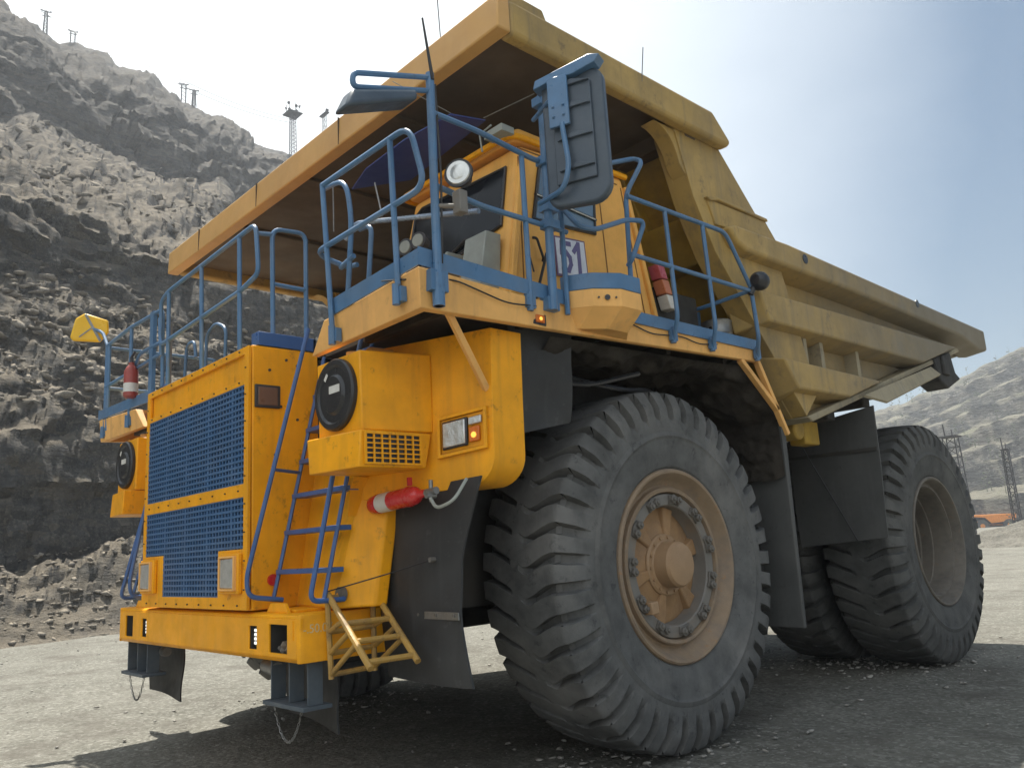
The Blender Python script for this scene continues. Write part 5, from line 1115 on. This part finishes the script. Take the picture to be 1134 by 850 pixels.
# sparse thin trees on the terraces: trunk, a few limbs, leaf clumps
FT = mat('far_tree', (.10,.115,.07), .9, bump=0, dirt=(.16,.13,.10), amt=.7, dscale=.05)
b = MB(); r_ = random.Random(4); LV = []; LF = []; off = 0
for k in range(420):
    i = r_.randrange(150, 330-60) if k % 3 else r_.randrange(10, 320); j = r_.randrange(30, 188); p = Vector(Vh[i, j]); hgt = r_.uniform(1.8, 6)
    b.tube([p-Vector((0,0,.5)), p+Vector((r_.uniform(-.2,.2),r_.uniform(-.2,.2),hgt))], lambda t: .09*(1-t)+.02, 5)
    for q in range(r_.randrange(2, 9)):
        c = np.array([p.x+r_.gauss(0,.5), p.y+r_.gauss(0,.5), p.z+hgt*r_.uniform(.35,1.0)]); s_ = r_.uniform(.15,.42)
        W = IV1*s_*np.array([1,1,.7])+c; LV.append(W); LF.append(IF1+off); off += len(W)
tr_o = b.build('far_trees', FT, None, smooth=0); tag(tr_o, 'sparse thin trees scattered over the terraced hill', 'trees', kind='stuff')
lv = npmesh('crowns', np.concatenate(LV), np.concatenate(LF), FT, False, tr_o); lv['kind'] = 'stuff'
# gravel heap in front of the orange truck
def at_az(azd, r, z=0): return Vector((CAM.x+r*math.cos(R(azd)), CAM.y+r*math.sin(R(azd)), z))
HEAPM = ground_mat('heap_gravel', (.12,.115,.10), (.19,.18,.155), (.24,.225,.19), .5, (.07,.068,.062), .8)
def heap(name, c, rx, hgt, seed, label):
    n = 90; g = np.linspace(-1,1,n); X, Y = np.meshgrid(g, g, indexing='ij'); rr_ = np.hypot(X, Y)
    Pn = np.stack([X*rx, Y*rx, X*0+seed], -1)
    Z = np.clip(1-rr_*(1+.25*perlin(Pn*.25)), -.1, 1)**1.0*hgt+fbm(Pn*.9,4,.6)*.22*hgt*.4
    o = npmesh(name, np.stack([X*rx*1.6, Y*rx, Z-.12*hgt*(rr_>.95)], -1).reshape(-1,3), grid_faces(n,n), HEAPM, True); o.location = c; o['label'] = label; o['category'] = 'gravel heap'; return o
heap('gravel_heap', at_az(104.9, 60, -.15), 4.0, 1.9, 3, 'grey heap of gravel in front of the far orange truck')
# lattice masts
LAT = mat('lattice_steel', (.05,.048,.05), .6, bump=0)
def lattice(b, p, h, w0, w1, n=9, r=.05):
    c = [(-1,-1),(1,-1),(1,1),(-1,1)]
    for sx, sy in c: b.tube([(p[0]+sx*w0,p[1]+sy*w0,p[2]),(p[0]+sx*w1,p[1]+sy*w1,p[2]+h)], r, 5)
    for k in range(n):
        t0, t1 = k/n, (k+1)/n; a = w0+(w1-w0)*t0; a2 = w0+(w1-w0)*t1
        for q in range(4):
            s1, s2 = c[q], c[(q+1)%4]
            b.tube([(p[0]+s1[0]*a,p[1]+s1[1]*a,p[2]+h*t0),(p[0]+s2[0]*a2,p[1]+s2[1]*a2,p[2]+h*t1)], r*.6, 4)
            b.tube([(p[0]+s1[0]*a2,p[1]+s1[1]*a2,p[2]+h*t1),(p[0]+s2[0]*a2,p[1]+s2[1]*a2,p[2]+h*t1)], r*.6, 4)
for (a_, r_m, h_, w_, lb) in ((108.55,105,11.5,.85,'wide dark lattice mast just past the rear tyre'),(105.75,118,10.4,.42,'slim dark lattice mast rising behind the orange truck')):
    c = at_az(a_, r_m, -.3); root = empty('lattice_mast', c, lb, 'mast')
    b = MB(); lattice(b, (0,0,0), h_, w_, w_*.75, 10, .07); b.build('frame', LAT, root, smooth=0)
    b = MB(); b.box(-w_*1.1,w_*1.1,-w_*1.1,w_*1.1,h_,h_+.15); b.tube([(-w_*.6,0,h_),(-w_*.7,0,h_+1.6)],.08,5); b.tube([(w_*.3,0,h_),(w_*.3,0,h_+.9)],.06,5); b.build('top_platform', LAT, root)
# far orange truck
FO = mat('far_truck_orange', (.72,.24,.02), .5, dirt=(.4,.2,.08), amt=.4, dscale=.4)
root = empty('dump_truck', at_az(106.85, 225, -1.0), 'small distant orange dump truck half hidden by the gravel heap', 'dump truck'); root.rotation_euler = (0,0,R(18))
b = MB(); b.prism([(-4.8,3.6),(-2.2,3.3),(-1.0,1.9),(4.0,2.4),(4.2,3.9),(-1.6,4.0),(-2.2,4.0),(-4.8,4.1)], 'y', -2.6, 2.6); b.build('dump_body', FO, root, bevel=.08)
b = MB(); b.box(-4.4,-2.6,-2.3,2.3,1.2,2.5); b.box(-4.5,-4.3,-2.4,2.4,.9,1.3); b.box(-4.3,4.0,-.7,.7,1.1,1.7); b.build('chassis', FO, root, bevel=.05)
b = MB(); b.box(-3.9,-2.5,.9,2.2,2.5,3.3); cb = b.build('cab', FO, root, bevel=.05)
b = MB(); b.box(-3.93,-3.90,1.0,2.1,2.7,3.2); b.box(-3.8,-2.6,2.2,2.22,2.75,3.2); b.build('window', GLASS, cb)
for x in (-2.9, 2.6):
    for y in (-2.2, 2.2):
        b = MB(); b.lathe([(-.45,.5),(-.5,.8),(-.45,1.3),(-.35,1.4),(.35,1.4),(.45,1.3),(.5,.8),(.45,.5)], (x,y,1.4), 'y', 28); wv = b.build('wheel', RUBBERR, root)
        b = MB(); b.lathe([(-.47,.0001),(-.47,.5),(.47,.5),(.47,.0001)], (x,y,1.4), 'y', 20); b.build('rim', FO, wv)

# --- pylons and the floodlight tower on the ridge
from mathutils.bvhtree import BVHTree
def ridge_hit(azd, elev):      # the skyline: walk a ray up until it clears the terrain, return last hit
    return None
bvh = BVHTree.FromPolygons([tuple(v) for v in GV], [tuple(f) for f in grid_faces(len(tau), Npf)])
def terrain_z(x, y):
    h_ = bvh.ray_cast(Vector((x, y, 400)), Vector((0, 0, -1))); return h_[0].z if h_[0] else 0
def skyline(azd):
    best = None; e = -9
    for s_ in np.linspace(60, 240, 220):
        p = at_az(azd, s_); z = terrain_z(p.x, p.y); el = math.atan2(z-CAM.z, s_)
        if el > e: e = el; best = (s_, z)
    return best
PYL = mat('pylon_steel', (.03,.033,.036), .6, bump=0)
tops = []
specs = [(168.55, 5.2, 'T', 'left'), (166.9, 3.0, 'H', 'second from the left'), (159.75, 4.6, 'H', 'third'), (159.05, 3.9, 'I', 'fourth')]
labs = ['tall T-shaped power pylon, leftmost on the quarry skyline','low box-topped power pylon just right of the leftmost one','paired-post power pylon midway down the skyline','single slim power pylon beside the paired posts on the skyline']
for (azd, hh, kd, nm), lb in zip(specs, labs):
    s_, z = skyline(azd); c = at_az(azd, s_, z-.3); root = empty('power_pylon', c, lb, 'pylon', 'power pylons along the quarry skyline')
    b = MB(); side_ = Vector((-math.sin(R(azd)), math.cos(R(azd)), 0))
    if kd == 'H':
        for k in (-1,1): b.tube([side_*.45*k, side_*.45*k+Vector((0,0,hh))], .13, 6)
        for k in range(5): z_ = hh*(k+.6)/5; b.tube([-side_*.45+Vector((0,0,z_)), side_*.45+Vector((0,0,min(hh,z_+hh/6)))], .07, 4)
    else: lattice(b, (0,0,0), hh, .36, .22, 6, .085)
    b.build('pole', PYL, root, smooth=0)
    b = MB(); b.tube([-side_*1.0+Vector((0,0,hh)), side_*1.1+Vector((0,0,hh+.1))], .12, 5); b.tube([-side_*.8+Vector((0,0,hh*.8)), side_*.8+Vector((0,0,hh*.8))], .10, 5)
    for k in (-1,0,1): b.lathe([(-.16,.06),(-.1,.16),(.0,.08),(.08,.16),(.18,.05)], tuple(side_*.8*k+Vector((0,0,hh+.14))), 'z', 8)
    b.build('crossarm', PYL, root); tops.append(c+Vector((0,0,hh+.2)))
b = MB()
def sag(p, q, d, n=14): return [p.lerp(q, k/n)-Vector((0,0,d*4*(k/n)*(1-k/n))) for k in range(n+1)]
ext0 = tops[0]+(tops[0]-tops[2])*.6+Vector((0,0,2)); 
extR = at_az(152, 215, 122)
for o_ in (-.5, .5):
    v_ = Vector((0,o_,o_*1.2))
    for p, q in ((ext0,tops[0]),(tops[0],tops[2]),(tops[2],extR)): b.tube(sag(p+v_, q+v_, 1.2), .075, 4)
o = b.build('power_lines', CABLE, None); tag(o, 'thin power lines strung between the skyline pylons', 'power lines')
c = at_az(152.15, 150); zt = CAM.z+150*math.tan(R(29.6)); zb_ = terrain_z(c.x, c.y)-.5
root = empty('floodlight_tower', (c.x, c.y, zb_), 'lattice floodlight tower with round lamps above the canopy edge', 'floodlight tower')
b = MB(); H_ = zt-zb_; lattice(b, (0,0,0), H_, .55, .42, 14, .07); b.build('frame', PYL, root, smooth=0)
b = MB(); b.hexa([(-1.3,-1.3,H_),(1.3,-1.3,H_),(1.3,1.3,H_),(-1.3,1.3,H_)],[(-1.5,-1.5,H_+.25),(1.5,-1.5,H_+.25),(1.5,1.5,H_+.25),(-1.5,1.5,H_+.25)])
for k in range(6): a = k*math.pi/3; b.tube([(1.2*math.cos(a),1.2*math.sin(a),H_),(1.2*math.cos(a),1.2*math.sin(a),H_+2.2)],.06,5)
b.build('platform', PYL, root)
for k in range(6):
    a = k*math.pi/3; z_ = H_+(2.0 if k % 2 else 1.4)+.3*(k==2); q = Vector((1.3*math.cos(a),1.3*math.sin(a),z_)); d = Vector((math.cos(a),math.sin(a),-.4)).normalized()
    b = MB(); b.cyl(q-d*.2, q+d*.12, .18, .33, 14); b.build('floodlight', DARKM, root)
root = empty('floodlight_tower', at_az(149.85, 150, 0), 'tip of a second floodlight mast showing over the canopy edge', 'floodlight tower')
zb_ = terrain_z(root.location.x, root.location.y); root.location.z = zb_; H_ = CAM.z+150*math.tan(R(29.75))-zb_
b = MB(); lattice(b, (0,0,0), H_, .4, .3, 12, .05); b.build('frame', PYL, root, smooth=0)
b = MB(); b.box(-1.3,1.3,-.4,.4,H_,H_+.2); b.cyl((.6,0,H_+.2),(.9,.2,H_+.9),.2,.35,12); b.build('platform', PYL, root)

# --- dusty air over the pit
hz = bpy.data.materials.new('haze'); hz.use_nodes = True; N = hz.node_tree.nodes
N.remove(N['Principled BSDF']); pv = N.new('ShaderNodeVolumePrincipled'); pv.inputs['Color'].default_value = (.86,.92,1.0,1); pv.inputs['Density'].default_value = HAZE; pv.inputs['Anisotropy'].default_value = .3
hz.node_tree.links.new(pv.outputs[0], N['Material Output'].inputs['Volume'])
b = MB(); b.box(-900,900,-300,1600,-14,160); o = b.build('haze', hz, None, smooth=0); o['kind'] = 'stuff'; o['label'] = 'pale dusty haze filling the pit'; o['category'] = 'haze'
